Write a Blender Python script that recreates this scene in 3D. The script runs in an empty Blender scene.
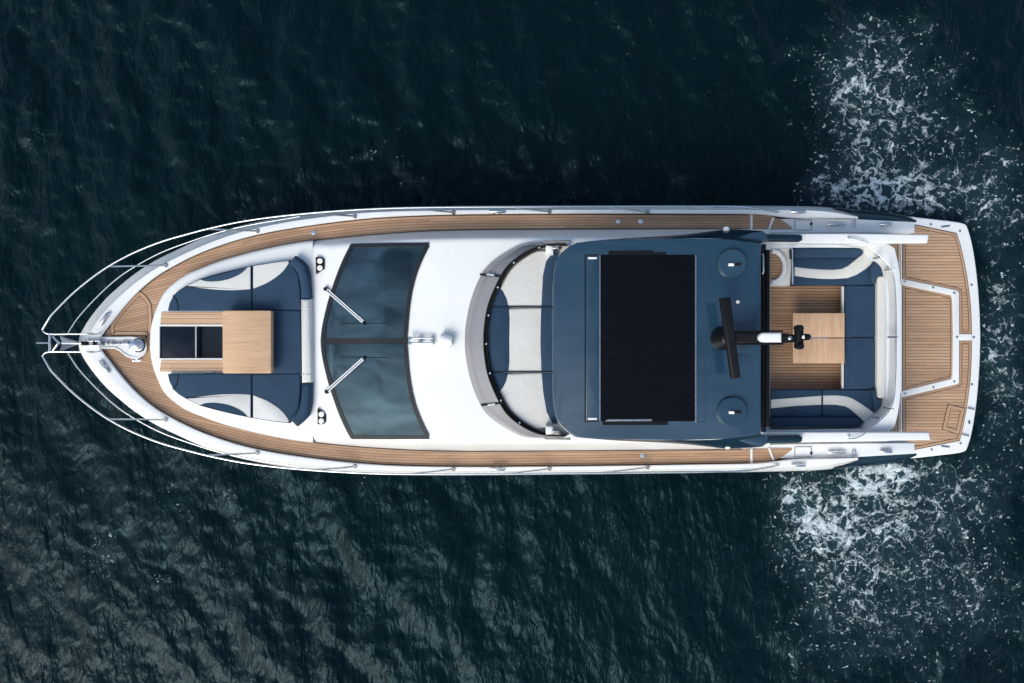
import bpy, bmesh, math, random
import numpy as np
from mathutils import Vector, Matrix
random.seed(7)
R = math.radians
scene = bpy.context.scene
COL = scene.collection

# ------------------------------------------------------------------ camera, sky, sun, exposure
CAM_H = 17.0            # drone height above the water (m)
K = 785.0               # focal length in pixels of a 1024 wide frame
cam_d = bpy.data.cameras.new('camera'); cam = bpy.data.objects.new('camera', cam_d); COL.objects.link(cam)
cam.location = (0, 0, CAM_H); cam.rotation_euler = (0, 0, 0)
cam_d.sensor_width = 36; cam_d.lens = 36*K/1024; cam_d.clip_end = 20000
scene.camera = cam

SUN_EL, SUN_DIR = R(47), Vector((-0.58, -0.81))
az = math.atan2(SUN_DIR.x, SUN_DIR.y)
world = bpy.data.worlds.new('World'); scene.world = world; world.use_nodes = True
wn = world.node_tree.nodes; wl = world.node_tree.links
bg = wn['Background']; sky = wn.new('ShaderNodeTexSky'); sky.sky_type = 'NISHITA'; sky.sun_disc = False
sky.sun_elevation = SUN_EL; sky.sun_rotation = az; sky.dust_density = 4.0; sky.air_density = 1.0; sky.ozone_density = 1.0
tint = wn.new('ShaderNodeMix'); tint.data_type = 'RGBA'; tint.blend_type = 'MULTIPLY'; tint.inputs[0].default_value = 1.0; tint.inputs[7].default_value = (0.93, 1.0, 0.98, 1)   # colour balance: multiplies the lavender out of the sky
wl.new(sky.outputs[0], tint.inputs[6]); 
wtc = wn.new('ShaderNodeTexCoord'); wmp = wn.new('ShaderNodeMapping'); wmp.inputs['Scale'].default_value = (1.4, 4.2, 2.2); wmp.inputs['Rotation'].default_value = (0, 0, 0.5)
wcl = wn.new('ShaderNodeTexNoise'); wcl.inputs['Scale'].default_value = 4.5; wcl.inputs['Detail'].default_value = 5; wcl.inputs['Roughness'].default_value = 0.5; wcl.inputs['Distortion'].default_value = 0.6
wl.new(wtc.outputs['Generated'], wmp.inputs[0]); wl.new(wmp.outputs[0], wcl.inputs['Vector'])
wmr = wn.new('ShaderNodeMapRange'); wmr.inputs[1].default_value = 0.36; wmr.inputs[2].default_value = 0.66; wmr.inputs[3].default_value = 0.55; wmr.inputs[4].default_value = 1.75; wl.new(wcl.outputs[0], wmr.inputs[0])
cld = wn.new('ShaderNodeVectorMath'); cld.operation = 'SCALE'; wl.new(tint.outputs[2], cld.inputs[0]); wl.new(wmr.outputs[0], cld.inputs['Scale'])   # broken cloud
wl.new(cld.outputs[0], bg.inputs[0]); bg.inputs[1].default_value = 0.15
sun_d = bpy.data.lights.new('sun', 'SUN'); sun = bpy.data.objects.new('sun', sun_d); COL.objects.link(sun)
sun_d.energy = 1.15; sun_d.angle = R(30); sun_d.color = (1.0, 0.98, 0.95)
sv = Vector((math.sin(az)*math.cos(SUN_EL), math.cos(az)*math.cos(SUN_EL), math.sin(SUN_EL)))
sun.rotation_euler = sv.to_track_quat('Z', 'Y').to_euler(); sun.location = sv*40
scene.view_settings.view_transform = 'Standard'; scene.view_settings.look = 'None'
scene.view_settings.gamma = 1; scene.view_settings.use_curve_mapping = False
scene.view_settings.exposure = 0.32

# ------------------------------------------------------------------ geometry helpers
def W(px, py, z):
    s = (CAM_H - z)/K
    return Vector(((px-512)*s, (341.5-py)*s, z))
def axis(x): return 343.0 - 0.0062*(x-80)
def mir(L): return [(x, 2*axis(x)-y) for x, y in L]
def cr(P, n=6, closed=False):
    P = [Vector(p) for p in P]; m = len(P); out = []
    for i in range(m if closed else m-1):
        if closed: a, b, c, d = P[(i-1) % m], P[i], P[(i+1) % m], P[(i+2) % m]
        else: a, b, c, d = P[max(i-1, 0)], P[i], P[i+1], P[min(i+2, m-1)]
        def knot(t, u, v): return t + max((v-u).length, 1e-6)**0.5
        t0 = 0; t1 = knot(t0, a, b) if (b-a).length > 1e-9 else t0+1e-3
        t2 = knot(t1, b, c); t3 = knot(t2, c, d) if (d-c).length > 1e-9 else t2+1e-3
        for k in range(n):
            t = t1+(t2-t1)*k/n
            A1 = a*((t1-t)/(t1-t0))+b*((t-t0)/(t1-t0)); A2 = b*((t2-t)/(t2-t1))+c*((t-t1)/(t2-t1)); A3 = c*((t3-t)/(t3-t2))+d*((t-t2)/(t3-t2))
            B1 = A1*((t2-t)/(t2-t0))+A2*((t-t0)/(t2-t0)); B2 = A2*((t3-t)/(t3-t1))+A3*((t-t1)/(t3-t1))
            out.append(B1*((t2-t)/(t2-t1))+B2*((t-t1)/(t2-t1)))
    if not closed: out.append(P[-1])
    return out
def T(L): return [tuple(v) for v in L]
def resample(L, n):
    P = [Vector(p) for p in L]; d = [0]
    for i in range(1, len(P)): d.append(d[-1]+(P[i]-P[i-1]).length)
    out = []; j = 0
    for k in range(n):
        t = d[-1]*k/(n-1)
        while j < len(P)-2 and d[j+1] < t: j += 1
        f = 0 if d[j+1] == d[j] else (t-d[j])/(d[j+1]-d[j])
        out.append(P[j].lerp(P[j+1], min(1, f)))
    return out
def interp(L, x):
    if x <= L[0][0]: return L[0][1]
    for (a, b), (c, d) in zip(L, L[1:]):
        if x <= c: return b+(d-b)*(x-a)/(c-a)
    return L[-1][1]
def inside(poly, x, y):
    c = False; n = len(poly)
    for i in range(n):
        x1, y1 = poly[i][0], poly[i][1]; x2, y2 = poly[i-1][0], poly[i-1][1]
        if (y1 > y) != (y2 > y) and x < (x2-x1)*(y-y1)/(y2-y1)+x1: c = not c
    return c

def link(name, bm, mat, parent=None, smooth=35, uv=False):
    me = bpy.data.meshes.new(name)
    if uv:
        L = bm.loops.layers.uv.get('UVMap') or bm.loops.layers.uv.new('UVMap')
        if uv == 'xy':
            for f in bm.faces:
                for l in f.loops: l[L].uv = (l.vert.co.x, l.vert.co.y)
        if uv == 'yx':
            for f in bm.faces:
                for l in f.loops: l[L].uv = (l.vert.co.y, l.vert.co.x)
    bm.to_mesh(me); bm.free()
    if smooth:
        for p in me.polygons: p.use_smooth = True
        me.set_sharp_from_angle(angle=R(smooth))
    mats = mat if isinstance(mat, (list, tuple)) else [mat]
    for m in mats: me.materials.append(m)
    o = bpy.data.objects.new(name, me); COL.objects.link(o)
    if parent is not None:
        o.parent = parent; o.matrix_parent_inverse = Matrix.Translation(-parent_loc(parent))
    return o
def parent_loc(p):
    v = Vector((0, 0, 0))
    if p.type == 'EMPTY': v = p.location.copy()
    return v
def thing(name, label, cat, loc, group=None):
    o = bpy.data.objects.new(name, None); COL.objects.link(o); o.location = loc
    o['label'] = label; o['category'] = cat; o.empty_display_size = 0.2
    if group: o['group'] = group
    return o
def part_empty(name, parent):
    o = bpy.data.objects.new(name, None); COL.objects.link(o); o.parent = parent
    o.matrix_parent_inverse = Matrix.Translation(-parent_loc(parent)); return o

def add_solid(bm, P, z1, z0, bevel=0.0, seg=3, taper=0.0):
    """prism under the pixel outline P seen at height z1; P in any winding"""
    V = [W(x, y, z1) for x, y in P]
    return add_prism(bm, V, z0, bevel, seg, taper)
def add_prism(bm, V, z0, bevel=0.0, seg=3, taper=0.0):
    ar = sum(V[i-1].x*V[i].y-V[i].x*V[i-1].y for i in range(len(V)))
    if ar < 0: V = V[::-1]
    c = sum(V, Vector())/len(V)
    top = [bm.verts.new(v) for v in V]
    bot = [bm.verts.new((v.x+(v.x-c.x)*taper, v.y+(v.y-c.y)*taper, z0)) for v in V]
    f = bm.faces.new(top); bm.faces.new(bot[::-1]); n = len(V)
    for i in range(n): bm.faces.new((top[i], bot[i], bot[(i+1) % n], top[(i+1) % n]))
    if bevel > 0:
        bm.normal_update()
        bmesh.ops.bevel(bm, geom=list(f.edges), offset=bevel, segments=seg, profile=0.5, affect='EDGES', clamp_overlap=True)
def solid(name, P, z1, z0, mat, parent, bevel=0.0, seg=3, smooth=35, uv=False, taper=0.0):
    bm = bmesh.new(); add_solid(bm, P, z1, z0, bevel, seg, taper); return link(name, bm, mat, parent, smooth, uv)
def rect(x0, y0, x1, y1): return [(x0, y0), (x1, y0), (x1, y1), (x0, y1)]
def rrect(x0, y0, x1, y1, r, n=5):
    o = []
    for cx, cy, a0 in ((x1-r, y1-r, 0), (x0+r, y1-r, 90), (x0+r, y0+r, 180), (x1-r, y0+r, 270)):
        for k in range(n+1):
            a = R(a0+90*k/n); o.append((cx+r*math.cos(a), cy+r*math.sin(a)))
    return o
def disc(cx, cy, r, n=24, ry=None): return [(cx+r*math.cos(2*math.pi*k/n), cy+(ry or r)*math.sin(2*math.pi*k/n)) for k in range(n)]
def add_loft(bm, rings, closed=True, cap_last=False, cap_first=False):
    """rings of world points, same count"""
    VV = [[bm.verts.new(p) for p in r] for r in rings]; n = len(rings[0])
    for a, b in zip(VV, VV[1:]):
        for i in range(n if closed else n-1):
            j = (i+1) % n
            bm.faces.new((a[i], a[j], b[j], b[i]))
    if cap_last: bm.faces.new(VV[-1])
    if cap_first: bm.faces.new(VV[0][::-1])
    return VV
def fix(bm): bmesh.ops.recalc_face_normals(bm, faces=bm.faces[:])
def add_tube(bm, P, r, n=8, cap=True, r_end=None):
    P = [Vector(p) for p in P]; rings = []; m = len(P); prev = None
    for i in range(m):
        t = (P[min(i+1, m-1)]-P[max(i-1, 0)]).normalized()
        if prev is None:
            up = Vector((0, 0, 1)) if abs(t.z) < 0.9 else Vector((1, 0, 0)); a = t.cross(up).normalized()
        else: a = (prev-t*prev.dot(t)).normalized()
        prev = a; b = t.cross(a)
        rr = r if r_end is None else r+(r_end-r)*i/(m-1)
        rings.append([P[i]+(a*math.cos(2*math.pi*k/n)+b*math.sin(2*math.pi*k/n))*rr for k in range(n)])
    add_loft(bm, rings, True, cap, cap)
def tube(name, P, r, mat, parent, n=8):
    bm = bmesh.new(); add_tube(bm, P, r, n); fix(bm); return link(name, bm, mat, parent, 50)
def add_lathe(bm, c, prof, n=28):
    """prof: list of (radius, z) from bottom to top, absolute z; c = world xy"""
    rings = [[Vector((c[0]+r*math.cos(2*math.pi*k/n), c[1]+r*math.sin(2*math.pi*k/n), z)) for k in range(n)] for r, z in prof]
    add_loft(bm, rings, True, True, True)
def lathe(name, c, prof, mat, parent, n=28, smooth=35):
    bm = bmesh.new(); add_lathe(bm, c, prof, n); fix(bm); return link(name, bm, mat, parent, smooth)
def add_strip(bm, A, B, uvw=None, closed=False, u0=0.0):
    """quad strip between two world polylines, uv: u along, v 0..uvw"""
    L = bm.loops.layers.uv.get('UVMap') or bm.loops.layers.uv.new('UVMap')
    n = len(A); d = [u0]
    for i in range(1, n): d.append(d[-1]+(Vector(A[i])-Vector(A[i-1])).length)
    va = [bm.verts.new(p) for p in A]; vb = [bm.verts.new(p) for p in B]
    for i in range(n-1):
        f = bm.faces.new((va[i], va[i+1], vb[i+1], vb[i]))
        for l, q in zip(f.loops, ((d[i], 0), (d[i+1], 0), (d[i+1], uvw or 1), (d[i], uvw or 1))): l[L].uv = q
def offset_poly(V, w):
    """inward offset of a closed world polygon (xy)"""
    ar = sum(V[i-1].x*V[i].y-V[i].x*V[i-1].y for i in range(len(V)))
    s = 1 if ar > 0 else -1; n = len(V); out = []
    for i in range(n):
        a = (V[i]-V[i-1]).to_2d(); b = (V[(i+1) % n]-V[i]).to_2d()
        if a.length < 1e-6: a = b
        if b.length < 1e-6: b = a
        a.normalize(); b.normalize()
        na = Vector((-a.y, a.x))*s; nb = Vector((-b.y, b.x))*s
        m = (na+nb); m = m.normalized() if m.length > 1e-6 else na
        k = w/max(0.35, m.dot(na)); out.append(Vector((V[i].x+m.x*k, V[i].y+m.y*k, V[i].z)))
    return out

# ------------------------------------------------------------------ materials
def mat(name):
    m = bpy.data.materials.new(name); m.use_nodes = True
    nt = m.node_tree; return m, nt.nodes, nt.links, nt.nodes['Principled BSDF']
def N(ns, t, **kw):
    n = ns.new(t)
    for k, v in kw.items(): setattr(n, k, v)
    return n
def noise(ns, ls, co, scale, detail=4, rough=0.55, dist=0.0):
    n = ns.new('ShaderNodeTexNoise'); n.inputs['Scale'].default_value = scale; n.inputs['Detail'].default_value = detail
    n.inputs['Roughness'].default_value = rough; n.inputs['Distortion'].default_value = dist
    if co is not None: ls.new(co, n.inputs['Vector'])
    return n
def math_n(ns, ls, op, a, b=None, c=None, clamp=False):
    n = ns.new('ShaderNodeMath'); n.operation = op; n.use_clamp = clamp
    for i, v in enumerate((a, b, c)):
        if v is None: continue
        if isinstance(v, (int, float)): n.inputs[i].default_value = v
        else: ls.new(v, n.inputs[i])
    return n.outputs[0]
def mrange(ns, ls, v, a, b, c=0.0, d=1.0, smooth=False):
    n = ns.new('ShaderNodeMapRange'); n.clamp = True
    if smooth: n.interpolation_type = 'SMOOTHSTEP'
    ls.new(v, n.inputs[0])
    for i, q in zip((1, 2, 3, 4), (a, b, c, d)):
        if isinstance(q, (int, float)): n.inputs[i].default_value = q
        else: ls.new(q, n.inputs[i])
    return n.outputs[0]
def mixc(ns, ls, f, a, b):
    n = ns.new('ShaderNodeMix'); n.data_type = 'RGBA'
    for i, v in ((0, f), (6, a), (7, b)):
        if isinstance(v, (int, float)): n.inputs[i].default_value = v
        elif isinstance(v, tuple): n.inputs[i].default_value = (*v, 1)
        else: ls.new(v, n.inputs[i])
    return n.outputs[2]
def bump(ns, ls, b, h, strength, dist=0.01):
    n = ns.new('ShaderNodeBump'); n.inputs['Strength'].default_value = strength; n.inputs['Distance'].default_value = dist
    ls.new(h, n.inputs['Height']); ls.new(n.outputs[0], b.inputs['Normal']); return n

def gel(name, col, rough=0.22, var=0.05, coat=0.0, wav=0.0, spec=0.5):
    m, ns, ls, b = mat(name); b.inputs['Specular IOR Level'].default_value = spec; tc = N(ns, 'ShaderNodeTexCoord').outputs['Object']
    n1 = noise(ns, ls, tc, 1.3, 5); n2 = noise(ns, ls, tc, 22, 4)
    s = math_n(ns, ls, 'MULTIPLY_ADD', n1.outputs[0], 0.7, math_n(ns, ls, 'MULTIPLY', n2.outputs[0], 0.3))
    lo = tuple(c*(1-var*1.6) for c in col); hi = tuple(min(1, c*(1+var)) for c in col)
    ls.new(mixc(ns, ls, mrange(ns, ls, s, 0.3, 0.7), lo, hi), b.inputs['Base Color'])
    ls.new(mrange(ns, ls, n1.outputs[0], 0.3, 0.7, rough*0.85, rough*1.25), b.inputs['Roughness'])
    b.inputs['Coat Weight'].default_value = coat; b.inputs['Coat Roughness'].default_value = 0.06
    if wav: bump(ns, ls, b, noise(ns, ls, tc, 1.8, 2).outputs[0], wav, 0.02)
    return m
WHITE = gel('white_gelcoat', (0.74, 0.745, 0.745), 0.22, 0.03, wav=0.05)
CREAMW = gel('warm_white_gelcoat', (0.74, 0.73, 0.70), 0.3, 0.03)
GREYDECK = gel('grey_nonskid', (0.69, 0.71, 0.73), 0.55, 0.04)
LINER = gel('pale_grey_gelcoat', (0.62, 0.67, 0.73), 0.35, 0.04)
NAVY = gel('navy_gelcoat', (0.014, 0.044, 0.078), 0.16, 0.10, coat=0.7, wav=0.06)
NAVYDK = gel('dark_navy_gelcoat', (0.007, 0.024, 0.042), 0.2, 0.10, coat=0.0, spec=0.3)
BLACK = gel('black_plastic', (0.006, 0.007, 0.009), 0.35, 0.15, spec=0.2)
RUBBER = gel('black_rubber', (0.006, 0.006, 0.007), 0.7, 0.15, spec=0.2)
FRAME = gel('window_frame_black', (0.010, 0.013, 0.016), 0.3, 0.1, spec=0.35)
VISOR = gel('grey_tinted_acrylic', (0.235, 0.232, 0.248), 0.18, 0.06, coat=0.3)
LENS = gel('lamp_lens', (0.85, 0.85, 0.85), 0.1, 0.02)

GALV = gel('galvanised_steel', (0.20, 0.23, 0.27), 0.5, 0.15, spec=0.3)
def metal(name, col, rough):
    m, ns, ls, b = mat(name); tc = N(ns, 'ShaderNodeTexCoord').outputs['Object']
    b.inputs['Metallic'].default_value = 1.0
    n = noise(ns, ls, tc, 30, 3)
    ls.new(mixc(ns, ls, n.outputs[0], tuple(c*0.85 for c in col), col), b.inputs['Base Color'])
    ls.new(mrange(ns, ls, n.outputs[0], 0.3, 0.7, rough*0.7, rough*1.4), b.inputs['Roughness']); return m
STEEL = metal('polished_stainless', (0.78, 0.79, 0.80), 0.16)
DSTEEL = metal('brushed_steel', (0.45, 0.46, 0.48), 0.32)

def fabric(name, col, var=0.12):
    m, ns, ls, b = mat(name); tc = N(ns, 'ShaderNodeTexCoord').outputs['Object']
    n1 = noise(ns, ls, tc, 3.0, 4); n2 = noise(ns, ls, tc, 260, 2)
    s = math_n(ns, ls, 'MULTIPLY_ADD', n1.outputs[0], 0.75, math_n(ns, ls, 'MULTIPLY', n2.outputs[0], 0.25))
    ls.new(mixc(ns, ls, mrange(ns, ls, s, 0.32, 0.68), tuple(c*(1-var) for c in col), tuple(c*(1+var) for c in col)), b.inputs['Base Color'])
    b.inputs['Roughness'].default_value = 0.75; b.inputs['Specular IOR Level'].default_value = 0.25
    w = noise(ns, ls, tc, 5.0, 3, dist=0.6)
    h = math_n(ns, ls, 'MULTIPLY_ADD', w.outputs[0], 1.0, math_n(ns, ls, 'MULTIPLY', n2.outputs[0], 0.06))
    bump(ns, ls, b, h, 0.35, 0.03); return m
NAVYF = fabric('navy_upholstery', (0.019, 0.046, 0.087))
CREAMF = fabric('cream_upholstery', (0.58, 0.58, 0.565), 0.04)
def mesh_fabric():
    m, ns, ls, b = mat('black_sunroof_fabric'); tc = N(ns, 'ShaderNodeTexCoord').outputs['Object']
    b.inputs['Base Color'].default_value = (0.0018, 0.003, 0.006, 1); b.inputs['Roughness'].default_value = 0.5; b.inputs['Specular IOR Level'].default_value = 0.07
    mp = N(ns, 'ShaderNodeMapping'); mp.inputs['Scale'].default_value = (0.9, 2.2, 1); mp.inputs['Rotation'].default_value = (0, 0, R(-20)); ls.new(tc, mp.inputs[0])
    n = noise(ns, ls, mp.outputs[0], 2.2, 3, dist=0.5)
    bump(ns, ls, b, n.outputs[0], 0.22, 0.05); return m
MESHF = mesh_fabric()

def teak(name, width, a=(0.50, 0.295, 0.165), bcol=(0.36, 0.195, 0.10), line=0.13, seam=(0.085, 0.05, 0.032)):
    m, ns, ls, b = mat(name); uv = N(ns, 'ShaderNodeUVMap').outputs[0]
    sp = N(ns, 'ShaderNodeSeparateXYZ'); ls.new(uv, sp.inputs[0])
    v = math_n(ns, ls, 'DIVIDE', sp.outputs[1], width); fr = math_n(ns, ls, 'FRACT', v); fl = math_n(ns, ls, 'FLOOR', v)
    wnz = N(ns, 'ShaderNodeTexWhiteNoise'); wnz.noise_dimensions = '1D'; ls.new(fl, wnz.inputs['W'])
    # butt joints
    uo = math_n(ns, ls, 'MULTIPLY_ADD', wnz.outputs[0], 7.3, math_n(ns, ls, 'DIVIDE', sp.outputs[0], 3.6))
    ufl = math_n(ns, ls, 'FLOOR', uo); ufr = math_n(ns, ls, 'FRACT', uo)
    wn2 = N(ns, 'ShaderNodeTexWhiteNoise'); wn2.noise_dimensions = '2D'
    cb = N(ns, 'ShaderNodeCombineXYZ'); ls.new(fl, cb.inputs[0]); ls.new(ufl, cb.inputs[1]); ls.new(cb.outputs[0], wn2.inputs['Vector'])
    gm = N(ns, 'ShaderNodeCombineXYZ'); ls.new(math_n(ns, ls, 'MULTIPLY', sp.outputs[0], 2.2), gm.inputs[0]); ls.new(math_n(ns, ls, 'MULTIPLY', sp.outputs[1], 60.0), gm.inputs[1]); ls.new(math_n(ns, ls, 'MULTIPLY', wn2.outputs[0], 30.0), gm.inputs[2])
    g = noise(ns, ls, gm.outputs[0], 1.0, 5, 0.6)
    wt = noise(ns, ls, uv, 1.6, 4)
    f = math_n(ns, ls, 'ADD', math_n(ns, ls, 'MULTIPLY', wn2.outputs[0], 0.42), math_n(ns, ls, 'MULTIPLY', g.outputs[0], 0.55))
    gs = N(ns, 'ShaderNodeCombineXYZ'); ls.new(math_n(ns, ls, 'MULTIPLY', sp.outputs[0], 1.6), gs.inputs[0]); ls.new(math_n(ns, ls, 'MULTIPLY', sp.outputs[1], 17.0), gs.inputs[1])
    st = noise(ns, ls, gs.outputs[0], 1.0, 3, 0.6, 0.8)
    f = math_n(ns, ls, 'ADD', f, math_n(ns, ls, 'MULTIPLY_ADD', st.outputs[0], 1.1, -0.55))
    f = math_n(ns, ls, 'ADD', f, math_n(ns, ls, 'MULTIPLY_ADD', wt.outputs[0], 0.5, -0.25), clamp=True)
    c = mixc(ns, ls, f, bcol, a)
    ln = math_n(ns, ls, 'LESS_THAN', fr, line); ln2 = math_n(ns, ls, 'LESS_THAN', ufr, 0.0016)
    c = mixc(ns, ls, math_n(ns, ls, 'MAXIMUM', ln, ln2), c, seam)
    ls.new(c, b.inputs['Base Color']); b.inputs['Roughness'].default_value = 0.62
    h = math_n(ns, ls, 'SUBTRACT', g.outputs[0], math_n(ns, ls, 'MULTIPLY', ln, 1.0)); bump(ns, ls, b, h, 0.25, 0.004)
    return m
TEAK_D = teak('teak_side_deck', 0.052, (0.50, 0.315, 0.195), (0.28, 0.155, 0.085), 0.17, (0.15, 0.092, 0.06))
TEAK_P = teak('teak_platform', 0.064, (0.56, 0.365, 0.23), (0.34, 0.20, 0.115), 0.20, (0.17, 0.105, 0.07))
TEAK_C = teak('teak_cockpit', 0.058, (0.47, 0.29, 0.175), (0.27, 0.15, 0.08), 0.19, (0.085, 0.05, 0.03))
TEAK_B = teak('teak_margin_board', 5.0, (0.48, 0.30, 0.185), (0.32, 0.19, 0.11), 0.0)
TEAK_S = teak('teak_step', 0.085, (0.60, 0.40, 0.26), (0.46, 0.29, 0.17), 0.1, (0.16, 0.095, 0.06))
TEAK_T = teak('pale_teak_tabletop', 0.16, (0.66, 0.43, 0.27), (0.38, 0.225, 0.125), 0.012, (0.36, 0.24, 0.155))
CAULK = gel('black_deck_caulk', (0.05, 0.032, 0.022), 0.7, 0.1)

def glass_mat():
    m, ns, ls, b = mat('tinted_windscreen_glass'); out = ns['Material Output']
    tr = N(ns, 'ShaderNodeBsdfTransparent'); tr.inputs[0].default_value = (0.19, 0.33, 0.39, 1)
    gl = N(ns, 'ShaderNodeBsdfGlossy'); gl.inputs['Roughness'].default_value = 0.04; gl.inputs[0].default_value = (0.56, 0.84, 0.98, 1)
    fr = N(ns, 'ShaderNodeFresnel'); fr.inputs[0].default_value = 2.0
    tc = N(ns, 'ShaderNodeTexCoord').outputs['Object']; n = noise(ns, ls, tc, 1.0, 2)
    bp = N(ns, 'ShaderNodeBump'); bp.inputs['Strength'].default_value = 0.1; bp.inputs['Distance'].default_value = 0.05; ls.new(n.outputs[0], bp.inputs['Height'])
    ls.new(bp.outputs[0], gl.inputs['Normal'])
    mx = N(ns, 'ShaderNodeMixShader'); ls.new(fr.outputs[0], mx.inputs[0]); ls.new(tr.outputs[0], mx.inputs[1]); ls.new(gl.outputs[0], mx.inputs[2])
    ls.new(mx.outputs[0], out.inputs[0]); return m
GLASS = glass_mat()
HATCHGL = gel('smoked_hatch_glass', (0.004, 0.009, 0.017), 0.12, 0.1, spec=0.3)
INTERIOR = gel('cabin_interior_grey', (0.30, 0.33, 0.35), 0.6, 0.1)
INTDARK = gel('cabin_interior_dark', (0.05, 0.06, 0.07), 0.6, 0.2)

# ------------------------------------------------------------------ water
def fbm_waves(X, Y, rng):
    H = np.zeros_like(X)
    main = R(205)
    for lam0, lam1, n, st, spread in ((2.6, 5.0, 7, 0.030, 22), (0.9, 2.2, 18, 0.044, 26), (0.35, 0.9, 26, 0.034, 48)):
        for _ in range(n):
            lam = math.exp(rng.uniform(math.log(lam0), math.log(lam1))); k = 2*math.pi/lam
            a = main+R(rng.normal(0, spread)); ph = rng.uniform(0, 6.28)
            amp = st*lam/(2*math.pi)*rng.uniform(0.6, 1.3)
            p = k*(X*math.cos(a)+Y*math.sin(a))+ph
            p = p+0.9*np.sin(k*0.23*(Y*math.cos(a)-X*math.sin(a))+ph*2.1)+0.5*np.sin(k*0.31*(X+Y)+ph)
            H += amp*np.sin(p-0.6*np.sin(p))
    return H
def build_water():
    rng = np.random.default_rng(5)
    fx = np.arange(-13.0, 13.001, 0.05); fy = np.arange(-9.0, 9.001, 0.05)
    def ext(f):
        e = [f[-1]]; s = 0.08
        while e[-1] < 6000: e.append(e[-1]+s); s *= 1.32
        e = np.array(e[1:]); return np.concatenate([-e[::-1], f, e])
    xs, ys = ext(fx), ext(fy); X, Y = np.meshgrid(xs, ys)
    # gusts make some patches rougher than others
    g = 0.75+0.35*np.sin(X*0.31+Y*0.22+1.0)*np.sin(Y*0.45-X*0.13+0.4)+0.18*(-(X+2)/13.0)+0.65*np.clip(Y/6.0, 0, 1)
    g = np.clip(g, 0.5, 1.8)
    r = np.maximum(np.abs(X)-13, np.abs(Y)-9); fade = np.exp(-np.clip(r, 0, None)/6.0)
    H = 0.9*fbm_waves(X, Y, rng)*g*fade
    PX = 512+X*K/CAM_H; PY = 341.5-Y*K/CAM_H
    def blob(cx, cy, sx, sy, a, ang=0.0):
        c, s = math.cos(R(ang)), math.sin(R(ang)); dx, dy = PX-cx, PY-cy
        u = (dx*c+dy*s)/sx; v = (-dx*s+dy*c)/sy; return a*np.exp(-(u*u+v*v))
    D = np.zeros_like(X)
    for b_ in ((900, 195, 62, 26, .95), (862, 180, 42, 34, .50), (860, 110, 52, 60, .52), (905, 110, 75, 75, .42), (880, 40, 75, 50, .36), (960, 150, 60, 60, .30), (850, 70, 30, 40, .2),
               (868, 476, 34, 16, 1.15), (905, 470, 30, 12, .7), (850, 510, 62, 40, .50), (905, 520, 80, 45, .40), (830, 560, 55, 60, .46), (880, 590, 75, 60, .44), (800, 500, 30, 40, .4), (850, 650, 90, 45, .40), (950, 560, 60, 90, .36), (960, 480, 50, 40, .38),
               (1005, 260, 34, 90, .50), (1005, 400, 36, 90, .55), (992, 345, 22, 50, .42), (800, 520, 34, 50, .30), (785, 480, 24, 18, .36), (820, 190, 26, 22, .5), (990, 190, 40, 50, .4), (1000, 610, 60, 60, .36),
               (362, 158, 14, 5, .62, -12), (415, 186, 20, 14, .42), (385, 145, 50, 25, .22), (240, 215, 60, 12, .32, -15), (205, 165, 16, 8, .35),
               (110, 535, 32, 22, .42), (158, 582, 14, 10, .50), (100, 572, 26, 22, .38), (170, 500, 40, 30, .33), (215, 570, 20, 16, .33), (365, 482, 12, 12, .55, 40), (232, 505, 9, 20, .42),
               (590, 190, 24, 9, .40, -20), (640, 60, 60, 40, .2), (720, 95, 26, 20, .3), (780, 55, 30, 20, .26)):
        D = np.maximum(D, 0) + blob(*b_)
    D = np.clip(D, 0, 1.4)
    # short steep ripples thrown off along the hull
    near = np.exp(-((PY-178)/24.0)**2)*np.exp(-(np.clip(PX-760, 0, None)/60.0)**2)*np.exp(-(np.clip(170-PX, 0, None)/40.0)**2)+0.8*np.exp(-((PY-492)/16.0)**2)*np.exp(-((PX-560)/220.0)**2)
    q = X*2.3+np.sin(X*1.1)*1.3+np.sin(Y*2.2+X*.7)*.8
    H = H+0.035*near*np.sin(7.5*(Y*0.86-X*0.42)+1.4*np.sin(q))*(0.5+0.5*np.sin(q*1.7+1.0))
    # churned water heaves where the foam lies
    H = H + 0.02*D*fade*np.sin(X*9+np.sin(Y*7)*2)*np.cos(Y*8+np.sin(X*6)*2)
    nx, ny = len(xs), len(ys); co = np.stack([X, Y, H], -1).reshape(-1, 3)
    i = np.arange(nx*ny).reshape(ny, nx); F = np.stack([i[:-1, :-1], i[:-1, 1:], i[1:, 1:], i[1:, :-1]], -1).reshape(-1, 4)
    me = bpy.data.meshes.new('water'); me.vertices.add(len(co)); me.vertices.foreach_set('co', co.ravel())
    me.loops.add(F.size); me.loops.foreach_set('vertex_index', F.ravel().astype(np.int32))
    me.polygons.add(len(F)); me.polygons.foreach_set('loop_start', np.arange(0, F.size, 4, dtype=np.int32))
    me.polygons.foreach_set('use_smooth', np.ones(len(F), dtype=bool)); me.update(); me.validate()
    at = me.attributes.new('foam_cover', 'FLOAT', 'POINT'); at.data.foreach_set('value', D.ravel().astype(np.float32))
    o = bpy.data.objects.new('water', me); COL.objects.link(o); o['kind'] = 'structure'
    m, ns, ls, b = mat('sea_water'); me.materials.append(m); out = ns['Material Output']
    tc = N(ns, 'ShaderNodeTexCoord').outputs['Object']
    b.inputs['Base Color'].default_value = (0.0022, 0.0105, 0.0145, 1); b.inputs['Roughness'].default_value = 0.25; b.inputs['IOR'].default_value = 1.34
    b.inputs['Specular Tint'].default_value = (0.15, 0.30, 0.38, 1)
    n0 = noise(ns, ls, tc, 0.30, 3)
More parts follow.
